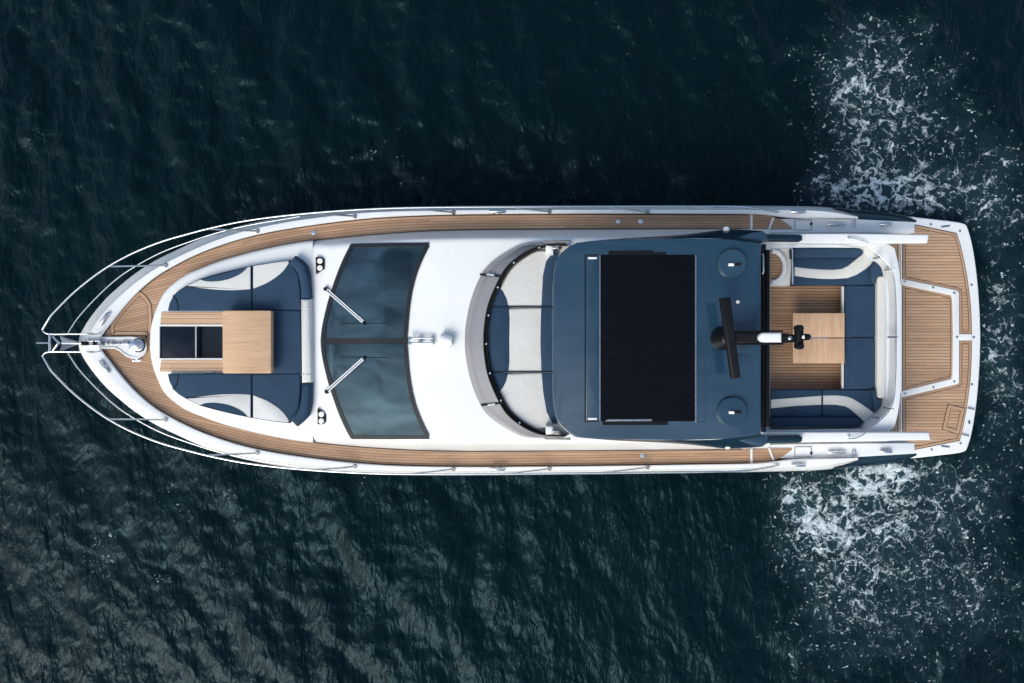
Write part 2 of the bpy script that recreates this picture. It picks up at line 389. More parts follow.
    mp = N(ns, 'ShaderNodeMapping'); mp.inputs['Rotation'].default_value = (0, 0, R(-17)); mp.inputs['Scale'].default_value = (1.0, 0.45, 1); ls.new(tc, mp.inputs[0])
    r1 = noise(ns, ls, mp.outputs[0], 4.2, 2, 0.45, 0.5); r2 = noise(ns, ls, mp.outputs[0], 9, 3, 0.5, 0.6); r3 = noise(ns, ls, mp.outputs[0], 1.5, 2, 0.5, 0.9)
    h = math_n(ns, ls, 'ADD', math_n(ns, ls, 'MULTIPLY', math_n(ns, ls, 'ABSOLUTE', math_n(ns, ls, 'SUBTRACT', r1.outputs[0], 0.5)), -0.052), math_n(ns, ls, 'MULTIPLY', r2.outputs[0], 0.030))
    h = math_n(ns, ls, 'ADD', h, math_n(ns, ls, 'MULTIPLY', r3.outputs[0], 0.12))
    amp = mrange(ns, ls, n0.outputs[0], 0.35, 0.65, 0.7, 1.15)
    h = math_n(ns, ls, 'MULTIPLY', h, amp)
    bp = bump(ns, ls, b, h, 1.0, 1.0)
    # foam
    D = N(ns, 'ShaderNodeAttribute'); D.attribute_name = 'foam_cover'; d = D.outputs['Fac']
    wv = noise(ns, ls, tc, 2.6, 4, 0.6); vm = N(ns, 'ShaderNodeVectorMath'); vm.operation = 'MULTIPLY_ADD'
    ls.new(wv.outputs['Color'], vm.inputs[0]); vm.inputs[1].default_value = (0.42, 0.42, 0); ls.new(tc, vm.inputs[2])
    w2 = noise(ns, ls, tc, 11, 3, 0.6); vm2 = N(ns, 'ShaderNodeVectorMath'); vm2.operation = 'MULTIPLY_ADD'
    ls.new(w2.outputs['Color'], vm2.inputs[0]); vm2.inputs[1].default_value = (0.13, 0.13, 0); ls.new(vm.outputs[0], vm2.inputs[2])
    def lace(scale, wid, det):
        v = noise(ns, ls, vm2.outputs[0], scale, det, 0.5, 0.4)
        return mrange(ns, ls, math_n(ns, ls, 'ABSOLUTE', math_n(ns, ls, 'SUBTRACT', v.outputs[0], 0.5)), 0.0, wid, 1.0, 0.0)
    l1 = lace(1.6, 0.085, 2); l2 = lace(4.4, 0.11, 2)
    patch = noise(ns, ls, vm.outputs[0], 1.5, 4, 0.65); fine = noise(ns, ls, tc, 20, 4, 0.7); brk = noise(ns, ls, vm.outputs[0], 6.0, 3, 0.6)
    dd = math_n(ns, ls, 'ADD', d, math_n(ns, ls, 'MULTIPLY_ADD', patch.outputs[0], 1.1, -0.57))
    s = math_n(ns, ls, 'MAXIMUM', l1, math_n(ns, ls, 'MULTIPLY', l2, 0.9))
    s = math_n(ns, ls, 'ADD', math_n(ns, ls, 'MULTIPLY', s, 0.55), math_n(ns, ls, 'ADD', math_n(ns, ls, 'MULTIPLY', fine.outputs[0], 0.42), math_n(ns, ls, 'MULTIPLY', brk.outputs[0], 0.5)))
    thr = mrange(ns, ls, dd, 0.10, 1.35, 1.16, 0.66)
    lacef = mrange(ns, ls, math_n(ns, ls, 'SUBTRACT', s, thr), 0.0, 0.27)
    lacef = math_n(ns, ls, 'MULTIPLY', lacef, mrange(ns, ls, dd, 0.10, 0.45))
    # loose specks
    sv_ = N(ns, 'ShaderNodeTexVoronoi'); sv_.voronoi_dimensions = '2D'; sv_.inputs['Scale'].default_value = 10.5; ls.new(vm2.outputs[0], sv_.inputs['Vector'])
    rr = N(ns, 'ShaderNodeSeparateColor'); ls.new(sv_.outputs['Color'], rr.inputs[0])
    rad = math_n(ns, ls, 'MULTIPLY', rr.outputs[0], mrange(ns, ls, rr.outputs[1], 0.35, 1.0, 0.0, 0.36))
    spk = mrange(ns, ls, math_n(ns, ls, 'SUBTRACT', rad, sv_.outputs['Distance']), 0.0, 0.13)
    spk = math_n(ns, ls, 'MULTIPLY', spk, mrange(ns, ls, dd, 0.18, 0.45))
    foam = math_n(ns, ls, 'MAXIMUM', lacef, math_n(ns, ls, 'MULTIPLY', spk, mrange(ns, ls, dd, 0.15, 0.6, 0.5, 0.9)), clamp=True)
    foam = math_n(ns, ls, 'MULTIPLY', foam, mrange(ns, ls, fine.outputs[0], 0.25, 0.6, 0.55, 1.0))
    fb = N(ns, 'ShaderNodeBsdfPrincipled'); fb.inputs['Base Color'].default_value = (0.58, 0.66, 0.70, 1); fb.inputs['Roughness'].default_value = 0.7
    fbp = N(ns, 'ShaderNodeBump'); fbp.inputs['Strength'].default_value = 0.7; fbp.inputs['Distance'].default_value = 0.04; ls.new(s, fbp.inputs['Height']); ls.new(fbp.outputs[0], fb.inputs['Normal'])
    # air bubbles under the wake turn the water paler
    ls.new(mixc(ns, ls, mrange(ns, ls, dd, 0.25, 1.3, 0.0, 0.5), (0.0014, 0.0072, 0.0098), (0.035, 0.075, 0.09)), b.inputs['Base Color'])
    mx = N(ns, 'ShaderNodeMixShader'); ls.new(foam, mx.inputs[0]); ls.new(b.outputs[0], mx.inputs[1]); ls.new(fb.outputs[0], mx.inputs[2]); ls.new(mx.outputs[0], out.inputs[0])
build_water()

# ------------------------------------------------------------------ the yacht
ZD = 1.88                                   # side deck level
Y = thing('motor_yacht', 'white motor yacht with navy hardtop and teak decks, seen from straight above', 'yacht', (0, 0, 0))
O_ = [(78.3,343),(79.5,336),(83,329),(89.4,318.9),(104.6,300),(118,287.5),(133.9,274.5),(155,260.8),(177.8,249.5),(200,239.3),(225.6,229.8),(255.5,222.2),(290.6,216),(326,212),(367,208.3),(437,206.3),(560,205.6),(700,205.5),(780,206),(820,206.8),(836,208.5),(848,211.5),(858,215.5)]
R_ = [(88,343),(89,336.5),(93,327),(104.6,311.5),(118,298),(133.9,284),(155,269),(177.8,257),(203,245.5),(233,234.5),(261,227.3),(294,221),(328,216.5),(368,212.6),(437,210.6),(560,209.8),(700,209.8),(780,210),(820,211),(836,212.8),(848,215),(858,217)]
I_ = [(100,343),(100.5,339),(102,335.5),(108,327.5),(118,314.5),(133.9,296),(155,277.5),(177.8,264),(203,252),(238,239.8),(273,231.5),(326,223.2),(378,217.7),(437,215),(560,213.8),(700,214),(760,214.7),(780,217),(796,218.3),(820,218.5),(840,218.5),(858,218.6)]
B_ = [(153.5,341),(154,331),(156,320),(160.5,307),(168.5,291.5),(187,276),(206,267.5),(224,260.8),(261,250.6),(298.4,243),(340,238),(367,235.3),(414,232),(470,230.2),(560,229.5),(700,229),(765,229)]   # inner edge of the side deck
def curve(L, n): return T(resample(cr(L, 6), n))
NG = 110
Oc, Rc, Ic = curve(O_, NG), curve(R_, NG), curve(I_, NG)
# hull
def hull():
    H_O = O_[:-5]+[(780,206.3),(830,208.5),(870,212),(889,214.4)]
    c = curve(H_O, 90); bm = bmesh.new(); rings = []
    for z, f, back in ((1.72, 1.0, 0.0), (1.62, 1.012, 0.0), (1.3, 0.985, 0.15), (0.6, 0.90, 0.75), (0.25, 0.84, 1.15), (-0.1, 0.72, 1.5), (-0.55, 0.25, 2.2), (-0.7, 0.02, 2.6)):
        ring = []
        full = c + mir(c)[::-1][:-1] if False else c
        side = []
        for i, (x, y) in enumerate(c):
            p = W(x, y, 1.72); a = W(x, axis(x), 1.72)
            t = max(0, 1-i/55.0); side.append(Vector((p.x+back*t*t, a.y+(p.y-a.y)*f, z)))
        other = []
        for i, (x, y) in enumerate(mir(c)):
            p = W(x, y, 1.72); a = W(x, axis(x), 1.72)
            t = max(0, 1-i/55.0); other.append(Vector((p.x+back*t*t, a.y+(p.y-a.y)*f, z)))
        rings.append(other[::-1][:-1]+side)
    add_loft(bm, rings, False)
    bm.verts.ensure_lookup_table(); n = len(rings[0])
    for k in range(len(rings)-1):            # transom
        bm.faces.new((bm.verts[k*n], bm.verts[(k+1)*n], bm.verts[(k+2)*n-1], bm.verts[(k+1)*n-1]))
    fix(bm); return link('hull', bm, NAVY, Y, 40)
hull()
# gunwale: one mesh right round the bow
def gunwale():
    bm = bmesh.new()
    def full(c): return mir(c)[::-1][:-1]+c
    o, r, i = full(Oc), full(Rc), full(Ic)
    def lerp(a, b, t): return [(p[0]+(q[0]-p[0])*t, p[1]+(q[1]-p[1])*t) for p, q in zip(a, b)]
    rings = [[W(*p, 1.74)+Vector((0, 0, -0.08)) for p in o], [W(*p, 1.74) for p in o], [W(*p, 1.875) for p in lerp(o, r, .6)], [W(*p, 1.965) for p in lerp(o, r, .96)], [W(*p, 1.985) for p in r],
             [W(*p, 1.99) for p in lerp(r, i, .3)], [W(*p, 1.985) for p in lerp(r, i, .85)], [W(*p, 1.96) for p in i], [W(*p, 1.80) for p in i]]
    add_loft(bm, rings, False)
    n = len(rings[0]); bm.verts.ensure_lookup_table()
    bm.faces.new([bm.verts[k*n] for k in range(len(rings))]); bm.faces.new([bm.verts[k*n+n-1] for k in range(len(rings))][::-1])
    fix(bm); return link('gunwale', bm, WHITE, Y, 40)
gunwale()
# fore deck plate (white moulding under everything forward of the cockpit)
fore = [p for p in Ic if p[0] < 772]; solid('deck_moulding', mir(fore)[::-1][:-1]+fore, ZD, 1.6, CREAMW, Y)

# teak side decks
Isort = [(x, axis(x)-y) for x, y in Ic]; Bc = T(cr(B_, 6)); Bsort = sorted((x, axis(x)-y) for x, y in Bc)
def teak_deck():
    bm = bmesh.new(); L = bm.loops.layers.uv.new('UVMap'); z = ZD+0.012
    xs = list(np.linspace(101.5, 150, 40))+list(np.linspace(151, 260, 70))+list(np.linspace(263, 792, 120))
    cap = 6
    G = [0.0]; hp = None
    endc = [(752, 214.3), (766, 214.8), (776, 217.5), (784, 221.5), (792, 227.5)]
    def rng(x):
        o = interp(Isort, x); i = interp(Bsort, x) if x > 153.6 else 0.0
        if x > 752: o = min(o, axis(x)-interp(endc, x))
        return i, max(o, i+0.02)
    for a, b in zip(xs, xs[1:]):
        s = (rng(min(b, 740))[1]-rng(min(a, 739))[1])/(b-a) if a < 740 else 0
        G.append(G[-1]+min(s, 0.24)*(b-a))
    for sgn in (1, -1):
        rows = []
        for k, x in enumerate(xs):
            i, o = rng(x); row = []
            for q in range(cap+1):
                h = i+(o-i)*q/cap; v = bm.verts.new(W(x, axis(x)-sgn*h, z)); row.append((v, (x/52.0, (h-G[k])/52.0+sgn*3)))
            rows.append(row)
        for ra, rb in zip(rows, rows[1:]):
            for q in range(cap):
                c = [ra[q], rb[q], rb[q+1], ra[q+1]]
                if sgn < 0: c = c[::-1]
                try: f = bm.faces.new([v for v, _ in c])
                except ValueError: continue
                for l, (_, uv) in zip(f.loops, c): l[L].uv = uv
    bmesh.ops.recalc_face_normals(bm, faces=bm.faces[:])
    return link('teak_deck', bm, TEAK_D, Y, 0)
deck = teak_deck()
def margin(name, V, w, z, parent, m=None, line=0.012):
    """a margin board with a caulk line on its inner side along a closed world polygon"""
    bm = bmesh.new(); V = [Vector((v.x, v.y, z)) for v in V]; U = offset_poly(V, w)
    add_strip(bm, V+V[:1], U+U[:1], w); fix(bm); link(name, bm, m or TEAK_B, parent, 0)
    bm = bmesh.new(); U2 = offset_poly(V, w+line); add_strip(bm, U+U[:1], U2+U2[:1]); fix(bm)
    return bm
# dark caulk joint and margin boards where the teak meets the white mouldings
def edge_band(name, c, w, z, m, inward):
    bm = bmesh.new()
    for cc, s in ((c, 1), (mir(c), 1)):
        A = [W(x, y, z) for x, y in cc]; Bv = [W(x, y+(inward if k == 0 else -inward)*0, z) for k, (x, y) in enumerate(cc)]
        off = []
        for i in range(len(A)):
            t = (A[min(i+1, len(A)-1)]-A[max(i-1, 0)]).normalized(); nrm = Vector((-t.y, t.x, 0))
            a = W(cc[i][0], axis(cc[i][0]), z); tow = 1 if nrm.dot(a-A[i]) > 0 else -1
            off.append(A[i]+nrm*tow*w*inward)
        add_strip(bm, A, off, w)
    bmesh.ops.recalc_face_normals(bm, faces=bm.faces[:])
    return link(name, bm, m, Y if m is not TEAK_B else Y, 0)
tI = [p for p in Ic if p[0] < 752 and p[1] < 338]; tB = [p for p in Bc if p[0] < 752]
edge_band('deck_edge_seam', tI, 0.022, ZD+0.018, CAULK, 1)
edge_band('deck_edge_seam', tB, 0.016, ZD+0.018, CAULK, -1)
# anchor locker hatch drawn by teak boards in the fore deck (upper side only)
hp = T(cr([(112, 335), (110.5, 330), (111, 324.5), (136, 294.5), (139.8, 292.3), (143.5, 294.5), (149.6, 302.4), (151, 307), (151, 331), (150, 335)], 4))
hpv = [W(x, y, 1.9) for x, y in hp]
hat = part_empty('deck_hatch', Y)
bm = margin('hatch_border', hpv, 0.06, ZD+0.020, hat, TEAK_B, 0.009); link('hatch_seam', bm, CAULK, hat, 0)
bm = bmesh.new(); V = [Vector((v.x, v.y, ZD+0.020)) for v in hpv]; o2 = offset_poly(V, -0.014); add_strip(bm, V+V[:1], o2+o2[:1]); fix(bm); link('hatch_seam', bm, CAULK, hat, 0)
lathe('hatch_hinge', W(146.3, 337, 1.9), [(0.02, 1.88), (0.02, 1.915)], BLACK, hat, 10)
# white dividers across the aft ends of the side decks
for L in ([(750.5, 214.2), (752.7, 214.2), (752.7, 229.2), (750.5, 229.2)], [(772.5, 217), (774.6, 217.6), (770.3, 229.2), (768.2, 229.2)]):
    for q in (L, mir(L)): solid('deck_divider', q, ZD+0.03, ZD, WHITE, Y, 0.004, 1)
# fuel and water filler caps on the side decks
for x, y in ((313.5, 232.8), (618.5, 221.2), (641, 221.2), (643, 455.8)):
    lathe('filler_cap', W(x, y, 1.9), [(0.05, 1.89), (0.05, 1.905), (0.042, 1.912), (0.02, 1.914), (0.018, 1.925)], STEEL, Y, 18)

# ---------------- coachroof with the bow lounge well
def coachroof():
    bm = bmesh.new()
    b = [p for p in Bc if p[0] < 316]; b.append((316, interp([(x, y) for x, y in B_], 316)))
    ring = mir(b)[::-1][:-1]+b
    def inset(d, z):
        V = [W(x, y, ZD) for x, y in ring]; out = []
        for i in range(len(V)):
            t = (V[min(i+1, len(V)-1)]-V[max(i-1, 0)]).normalized(); nrm = Vector((-t.y, t.x, 0))
            if i in (0, len(V)-1): nrm = Vector((0, -1 if V[i].y > 0 else 1, 0))
            c = W(250, 342, ZD)
            if nrm.dot(c-V[i]) < 0: nrm = -nrm
            out.append(Vector((V[i].x+nrm.x*d, V[i].y+nrm.y*d, z)))
        return out
    rings = [inset(0, ZD-.02), inset(0.012, 2.03), inset(0.03, 2.09), inset(0.055, 2.12), inset(0.11, 2.14)]
    VV = add_loft(bm, rings, False)
    notch = [W(316, 326, 2.14), W(159.5, 326, 2.14), W(159.5, 358.8, 2.14), W(316, 358.8, 2.14)]
    nv = [bm.verts.new(p) for p in notch]; top = VV[-1]
    top_order = top if top[0].co.y < top[-1].co.y else top[::-1]
    f = bm.faces.new(top_order+nv); lo = [bm.verts.new((p.x, p.y, 1.6)) for p in notch]
    for i in range(3): bm.faces.new((nv[i], nv[i+1], lo[i+1], lo[i]))
    bmesh.ops.recalc_face_normals(bm, faces=bm.faces[:])
    f.normal_update()
    return link('coachroof', bm, WHITE, Y, 40)
coachroof()
solid('lounge_floor', rect(156, 322, 320, 362), 1.72, 1.6, INTDARK, Y)
solid('seat_plinth', rect(228, 326.3, 316, 358.6), 2.10, 1.7, CREAMW, Y)
# steps each side of the smoked hatch
for y0, y1 in ((312.2, 324.2), (360.0, 371.6)):
    bm = bmesh.new(); add_solid(bm, [(161.2, y0), (224, y0), (224, y1), (159.5 if y0 > 340 else 160.2, y1)], 2.165, 2.12, 0.004, 1); link('lounge_step', bm, TEAK_S, Y, 30, 'xy')
for y0, y1 in ((324.6, 326.2), (358.2, 359.7)): solid('step_trim', rect(159, y0, 224, y1), 2.16, 2.1, WHITE, Y, 0.003, 1)
lh = part_empty('lounge_hatch', Y)
solid('hatch_lid', rrect(159.8, 326.8, 194.8, 357.8, 1.5), 2.10, 2.06, HATCHGL, lh, 0.006)
solid('hatch_frame', rect(195.1, 326.5, 196.5, 358), 2.12, 1.95, DSTEEL, lh)
solid('hatch_well', rect(196.6, 326.5, 224, 358), 1.98, 1.9, HATCHGL, lh)
tube('step_handle', [W(203, 372.4, 2.17), W(214, 372.4, 2.17)], 0.012, STEEL, Y)

# ---------------- cabin with the windscreen opening
WT = [(350.8, 243.5), (390, 242.8), (431.5, 242.4)]
WRt = [(431.5, 242.4), (423, 259), (415.8, 277.9), (410.5, 303), (407.3, 340.9)]
WLt = [(350.8, 243.5), (343, 259), (336.9, 273.8), (327.5, 302.5), (321.5, 330), (320.6, 341.2)]
lt, rt = T(cr(WLt, 8)), T(cr(WRt, 8))
win = lt[::-1]+WT[1:-1]+rt; win = win + mir(win)[::-1]         # whole windscreen outline
def S(x):   # cabin crown height along x
    return interp([(306, 2.10), (316, 2.14), (330, 2.22), (380, 2.38), (425, 2.50), (445, 2.54), (480, 2.56), (560, 2.57), (800, 2.57)], x)
def side_in(x): return interp([(306, 3.0), (330, 7.0), (400, 7.8), (560, 9.0), (800, 9.0)], x)
def cabz(x, y):
    yb = interp(B_, x); a = axis(x); h = (a-yb); u = abs(y-a)/max(1, h-side_in(x)); return S(x)+0.05*(1-min(1, u)**2)
def cabin():
    bm = bmesh.new(); xs = list(np.arange(308, 440.1, 1.5))+list(np.arange(444, 755, 8.0)); rows = []
    cut = [(x, y) for x, y in win]
    cx = sum(p[0] for p in cut)/len(cut); cy = sum(p[1] for p in cut)/len(cut)
    for x in xs:
        a = axis(x); yb = interp(B_, x); h = a-yb; si = side_in(x); row = []
        prof = [(h, ZD-.02), (h-0.4, ZD+.05), (h-si*.35, ZD+(S(x)-ZD)*.45), (h-si*.75, ZD+(S(x)-ZD)*.85), (h-si*.92, S(x)-.03), (h-si-1.5, S(x)-.002)]
        pts = [(a-d, z) for d, z in prof]
        d = h-si-1.5; m = 76
        for k in range(1, m): yy = a-d+2*d*k/m; pts.append((yy, cabz(x, yy)))
        pts += [(a+d_, z) for d_, z in prof[::-1]]
        rows.append([(bm.verts.new(W(x, y, z)), x, y) for y, z in pts])
    for ra, rb in zip(rows, rows[1:]):
        for q in range(len(ra)-1):
            mx_, my = (ra[q][1]+rb[q+1][1])/2, (ra[q][2]+rb[q+1][2])/2
            if 310 < mx_ < 440:
                k = 2.2; ins = all(inside(cut, mx_+ox, my+oy) for ox, oy in ((k, 0), (-k, 0), (0, k), (0, -k)))
                if ins: continue
            bm.faces.new((ra[q][0], ra[q+1][0], rb[q+1][0], rb[q][0]))
    bm.faces.new([v for v, _, _ in rows[-1]])
    loose = [v for v in bm.verts if not v.link_faces]; bmesh.ops.delete(bm, geom=loose, context='VERTS')
    bmesh.ops.recalc_face_normals(bm, faces=bm.faces[:])
    up = sum(1 for f in bm.faces if f.normal.z > 0); dn = sum(1 for f in bm.faces if f.normal.z < 0)
    if dn > up: bmesh.ops.reverse_faces(bm, faces=bm.faces[:])
    return link('cabin', bm, WHITE, Y, 40)
cabin()
def surf_patch(bm, P_left, P_right, n, m, dz):
    """grid between two px polylines (same param), laid on the cabin surface"""
    A, Bq = resample(P_left, n), resample(P_right, n); rows = []
    for a, b in zip(A, Bq):
        rows.append([bm.verts.new(W(a.x+(b.x-a.x)*k/m, a.y+(b.y-a.y)*k/m, cabz(a.x+(b.x-a.x)*k/m, a.y+(b.y-a.y)*k/m)+dz)) for k in range(m+1)])
    for ra, rb in zip(rows, rows[1:]):
        for q in range(m): bm.faces.new((ra[q], ra[q+1], rb[q+1], rb[q]))
    fix(bm)
    if sum(f.normal.z for f in bm.faces) < 0: bmesh.ops.reverse_faces(bm, faces=bm.faces[:])
ws = part_empty('windscreen', Y)
def shift_in(poly, w):
    V = [Vector((x, y, 0)) for x, y in poly]; return [(v.x, v.y) for v in offset_poly(V, w)]
for up in (True, False):
    L_, R2 = (lt, rt) if up else (mir(lt), mir(rt))
    bm = bmesh.new(); surf_patch(bm, [(x+1.5, y) for x, y in L_], [(x-1.5, y) for x, y in R2], 20, 14, 0.012); link('windscreen_pane', bm, GLASS, ws, 60)
# frame: bands with thickness along the outline and a centre bar
def frame_band(bm, c, w, side):
    A = resample(c, 26); rings = []
    for i in range(len(A)):
        t = (A[min(i+1, 25)]-A[max(i-1, 0)]).normalized(); nrm = Vector((-t.y, t.x))*side
        q = [A[i], A[i]+nrm*w]
        z = [cabz(p.x, p.y) for p in q]
        rings.append([W(q[0].x, q[0].y, z[0]-.01), W(q[0].x, q[0].y, z[0]+.024), W(q[1].x, q[1].y, z[1]+.024), W(q[1].x, q[1].y, z[1]-.01)])
    add_loft(bm, rings, True, True, True)
bm = bmesh.new()
WTf = [(351.5, 243.5), (390, 242.8), (428.6, 242.5)]; rtf = [p for p in rt if p[1] > 244.4]; ltf = [p for p in lt if p[1] > 243.8]
for c, s in ((ltf, -1), (rtf, 1), (WTf, 1), (mir(ltf), 1), (mir(rtf), -1), (mir(WTf), -1)):
    frame_band(bm, c, 4.0, s)
frame_band(bm, [(320.6, 338.4), (408, 337.8)], 6.0, 1)
fix(bm); link('windscreen_frame', bm, FRAME, ws, 40)
# cabin interior seen through the glass
it = part_empty('helm_station', Y)
solid('saloon_floor', rect(316, 246, 440, 436), 1.3, 1.2, INTDARK, it)
dash = T(cr([(366, 246), (352, 280), (342, 320), (340, 341), (342, 362), (352, 402), (366, 436)], 5))
solid('dashboard', [(318, 341), (330, 290), (348, 250)]+dash+[(348, 432), (330, 392)], 2.10, 1.6, INTERIOR, it, 0.03)
for x0, y0, x1, y1 in ((384, 252, 410, 296), (384, 300, 410, 336)):
    solid('helm_seat', rrect(x0, y0, x1, y1, 5), 2.0, 1.5, INTERIOR, it, 0.05)
solid('saloon_sofa', rrect(376, 352, 406, 402, 7), 1.9, 1.4, INTERIOR, it, 0.06)
bm = bmesh.new(); c = W(393, 270, 2.3)
add_tube(bm, [c+Vector((0.17*math.cos(a), 0.17*math.sin(a), 0.03*math.cos(a))) for a in np.linspace(0, 2*math.pi, 25)], 0.018, 6); fix(bm); link('steering_wheel', bm, INTDARK, it, 50)
# wipers
for a, b in (((325.6, 289), (364.5, 323)), ((326.6, 391.5), (364.5, 357.5))):
    wp = part_empty('wiper', Y); za, zb = cabz(*a)+.06, cabz(*b)+.06
    d = Vector((b[0]-a[0], b[1]-a[1])).normalized(); n_ = Vector((-d.y, d.x))
    for k in (-1.1, 1.1): tube('wiper_arm', [W(a[0]+n_.x*k, a[1]+n_.y*k, za), W(b[0]-d.x*2+n_.x*k*.9, b[1]-d.y*2+n_.y*k*.9, zb)], 0.013, GREYDECK, wp, 6)
    tube('wiper_blade', [W(a[0]+d.x*2, a[1]+d.y*2, za-.035), W(b[0]+d.x*1.5, b[1]+d.y*1.5, zb-.03)], 0.028, RUBBER, wp, 6)
    lathe('wiper_pivot', W(a[0], a[1], za), [(0.045, za-.08), (0.045, za-.01), (0.03, za+.02)], BLACK, wp, 14)
    sgn = -1 if a[1] < 340 else 1
    bm = bmesh.new(); add_tube(bm, [W(b[0]-24, b[1]+sgn*-.4, zb-.10), W(b[0]+22, b[1], zb+.09)], 0.006, 5); fix(bm); link('wiper_rubber', bm, RUBBER, wp, 50)
# speaker plates beside the lounge
for P_, cs in (([(315.5, 257), (321, 257), (324.2, 259.5), (324.2, 269), (315.8, 274)], ((320, 261), (320, 268))), ([(317.3, 408.6), (322.5, 411.5), (325.8, 414.5), (325.8, 422), (323.5, 424.3), (317.5, 424.3)], ((321.4, 414.3), (321.4, 421)))):
    sp_ = solid('speaker_plate', P_, 2.24, 2.1, BLACK, Y, 0.006)
    for c in cs: lathe('speaker_cone', W(c[0], c[1], 2.24), [(0.052, 2.22), (0.052, 2.25), (0.035, 2.256), (0.01, 2.252)], CREAMW, sp_, 20)
# horn and searchlight on the cabin roof
hz = 2.56
hn = part_empty('twin_horn', Y)
for y, r1 in ((338, .03), (343, .03)):
    bm = bmesh.new(); add_tube(bm, [W(433, y, hz+.10), W(412, y, hz+.10)], 0.014, 8, True, 0.02); add_tube(bm, [W(412, y, hz+.10), W(409, y, hz+.10)], 0.02, 10, True, 0.045); fix(bm); link('horn_trumpet', bm, STEEL, hn, 50)
solid('horn_base', rect(418, 336.8, 421, 344), hz+.09, hz-.02, DSTEEL, hn, 0.01); solid('horn_base', rect(430.6, 336.4, 433.4, 344.4), hz+.11, hz-.02, DSTEEL, hn, 0.015)
slt = part_empty('searchlight', Y); c = W(446.5, 340.4, hz+.14)
lathe('lamp_stand', c, [(0.10, hz-.02), (0.10, hz+.03), (0.05, hz+.05), (0.05, hz+.12)], WHITE, slt)
bm = bmesh.new(); d = Vector((-0.93, 0.3, 0)).normalized()
add_tube(bm, [c-d*.10, c+d*.09, c+d*.11], 0.105, 20); fix(bm); link('lamp_body', bm, WHITE, slt, 40)
bm = bmesh.new(); add_tube(bm, [c+d*.112, c+d*.125], 0.095, 20); fix(bm); link('lamp_glass', bm, LENS, slt, 40)
bm = bmesh.new(); add_tube(bm, [c-d*.115, c-d*.10], 0.108, 20); fix(bm); link('lamp_bezel', bm, DSTEEL, slt, 40)

# ---------------- visor windscreen of the sun deck
VO = [(562,241.2),(543.4,241.6),(523,244),(502.5,254.3),(486,267.6),(475.8,286),(468.6,308.6),(465,331),(464.8,341)]
VI = [(566,244.2),(541,246.2),(523,254),(506.6,267.6),(497,284),(488,306.6),(484.2,331),(484,341)]
VOs, VIs = curve(VO, 40), curve(VI, 40)
def both(c): return c[:-1]+mir(c)[::-1]
vz0, vz1 = 2.60, 2.90
vis = part_empty('wind_deflector', Y)
bm = bmesh.new(); o, i = both(VOs), both(VIs); DEFI = list(i)
mid = [((a[0]*.5+b[0]*.5), (a[1]*.5+b[1]*.5)) for a, b in zip(o, i)]
rings = [[W(*p, vz0-.03) for p in o], [W(*p, vz0+.03) for p in o], [W(*p, vz0+.17) for p in mid], [W(*p, vz1) for p in i], [W(*p, vz1)+Vector((0.006, 0, -.02)) for p in i], [W(*p, vz0)+Vector((0.03, 0, 0)) for p in mid]]
add_loft(bm, rings, False); fix(bm); link('deflector_panel', bm, VISOR, vis, 50)
bm = bmesh.new(); add_tube(bm, [W(p[0], p[1], vz1+.005) for p in i], 0.014, 6); fix(bm); link('deflector_rim', bm, RUBBER, vis, 50)
# dark seal and gutter inside the deflector
def inner_shift(c, k): return [(p[0]+k*q, p[1]) for p, q in zip(c, [min(1, max(.25, 1.0))]*len(c))]
bm = bmesh.new(); e = [(x+3.4, y+(1.2 if y < 341 else -1.2)) for x, y in i]
add_loft(bm, [[W(*p, vz1-.012) for p in i], [W(*p, vz1-.03) for p in e], [W(*p, vz0+.02) for p in e]], False); fix(bm); link('deflector_seal', bm, RUBBER, vis, 50)
for a, b in (((480.3, 274.2), (501.5, 276.2)), ((481.5, 405), (502, 402.8))):
    d = [(a[0]+(b[0]-a[0])*t, a[1]+(b[1]-a[1])*t) for t in (0, .5, 1)]
    tube('deflector_joint', [W(d[0][0], d[0][1], vz0+.06), W(d[1][0], d[1][1], vz0+.20), W(d[2][0], d[2][1], vz1+.02)], 0.022, BLACK, vis, 6)
    tube('joint_clip', [W(d[0][0]+7, d[0][1], vz0+.16), W(d[1][0]+4, d[1][1], vz0+.262)], 0.026, STEEL, vis, 8)
for k in range(8):
    p = i[8+k*8]; lathe('deflector_stud', W(p[0]+2.5, p[1], vz1), [(0.018, vz1-.03), (0.018, vz1+.012), (0.010, vz1+.018)], STEEL, vis, 10)
# sun deck tub
tub = [(x+3.4, y+(1.2 if y < 341 else -1.2)) for x, y in i]
solid('sundeck_moulding', tub, 2.68, 2.54, CREAMW, Y, 0.02)

# ---------------- hardtop
HZ = 3.75
top_half = [(552.5, 341), (552.6, 300), (553.8, 276), (556.5, 261), (561, 253.5), (568.5, 247), (578, 242.6), (610, 240), (680, 238.2), (727, 239), (752, 242), (761, 243.5), (761.5, 341)]
HT = T(cr(top_half[:8], 4))[:-1]+top_half[7:]
HTf = HT[:-1]+mir(HT[:-1])[::-1][:-1]
ht = part_empty('hardtop', Y)
sr = rect(600.5, 254.8, 695, 421.2)
def hardtop_panel():
    bm = bmesh.new(); V = [W(x, y, HZ) for x, y in HTf]
    add_prism(bm, V, HZ-0.10, 0.02, 3)
    return link('roof_panel', bm, NAVY, ht, 40)
hardtop_panel()
# front lip
lip = [(541, 341), (541.5, 300), (543, 278), (546, 262), (551, 255), (556.5, 253), (552.7, 268), (552.6, 300), (552.5, 341)]
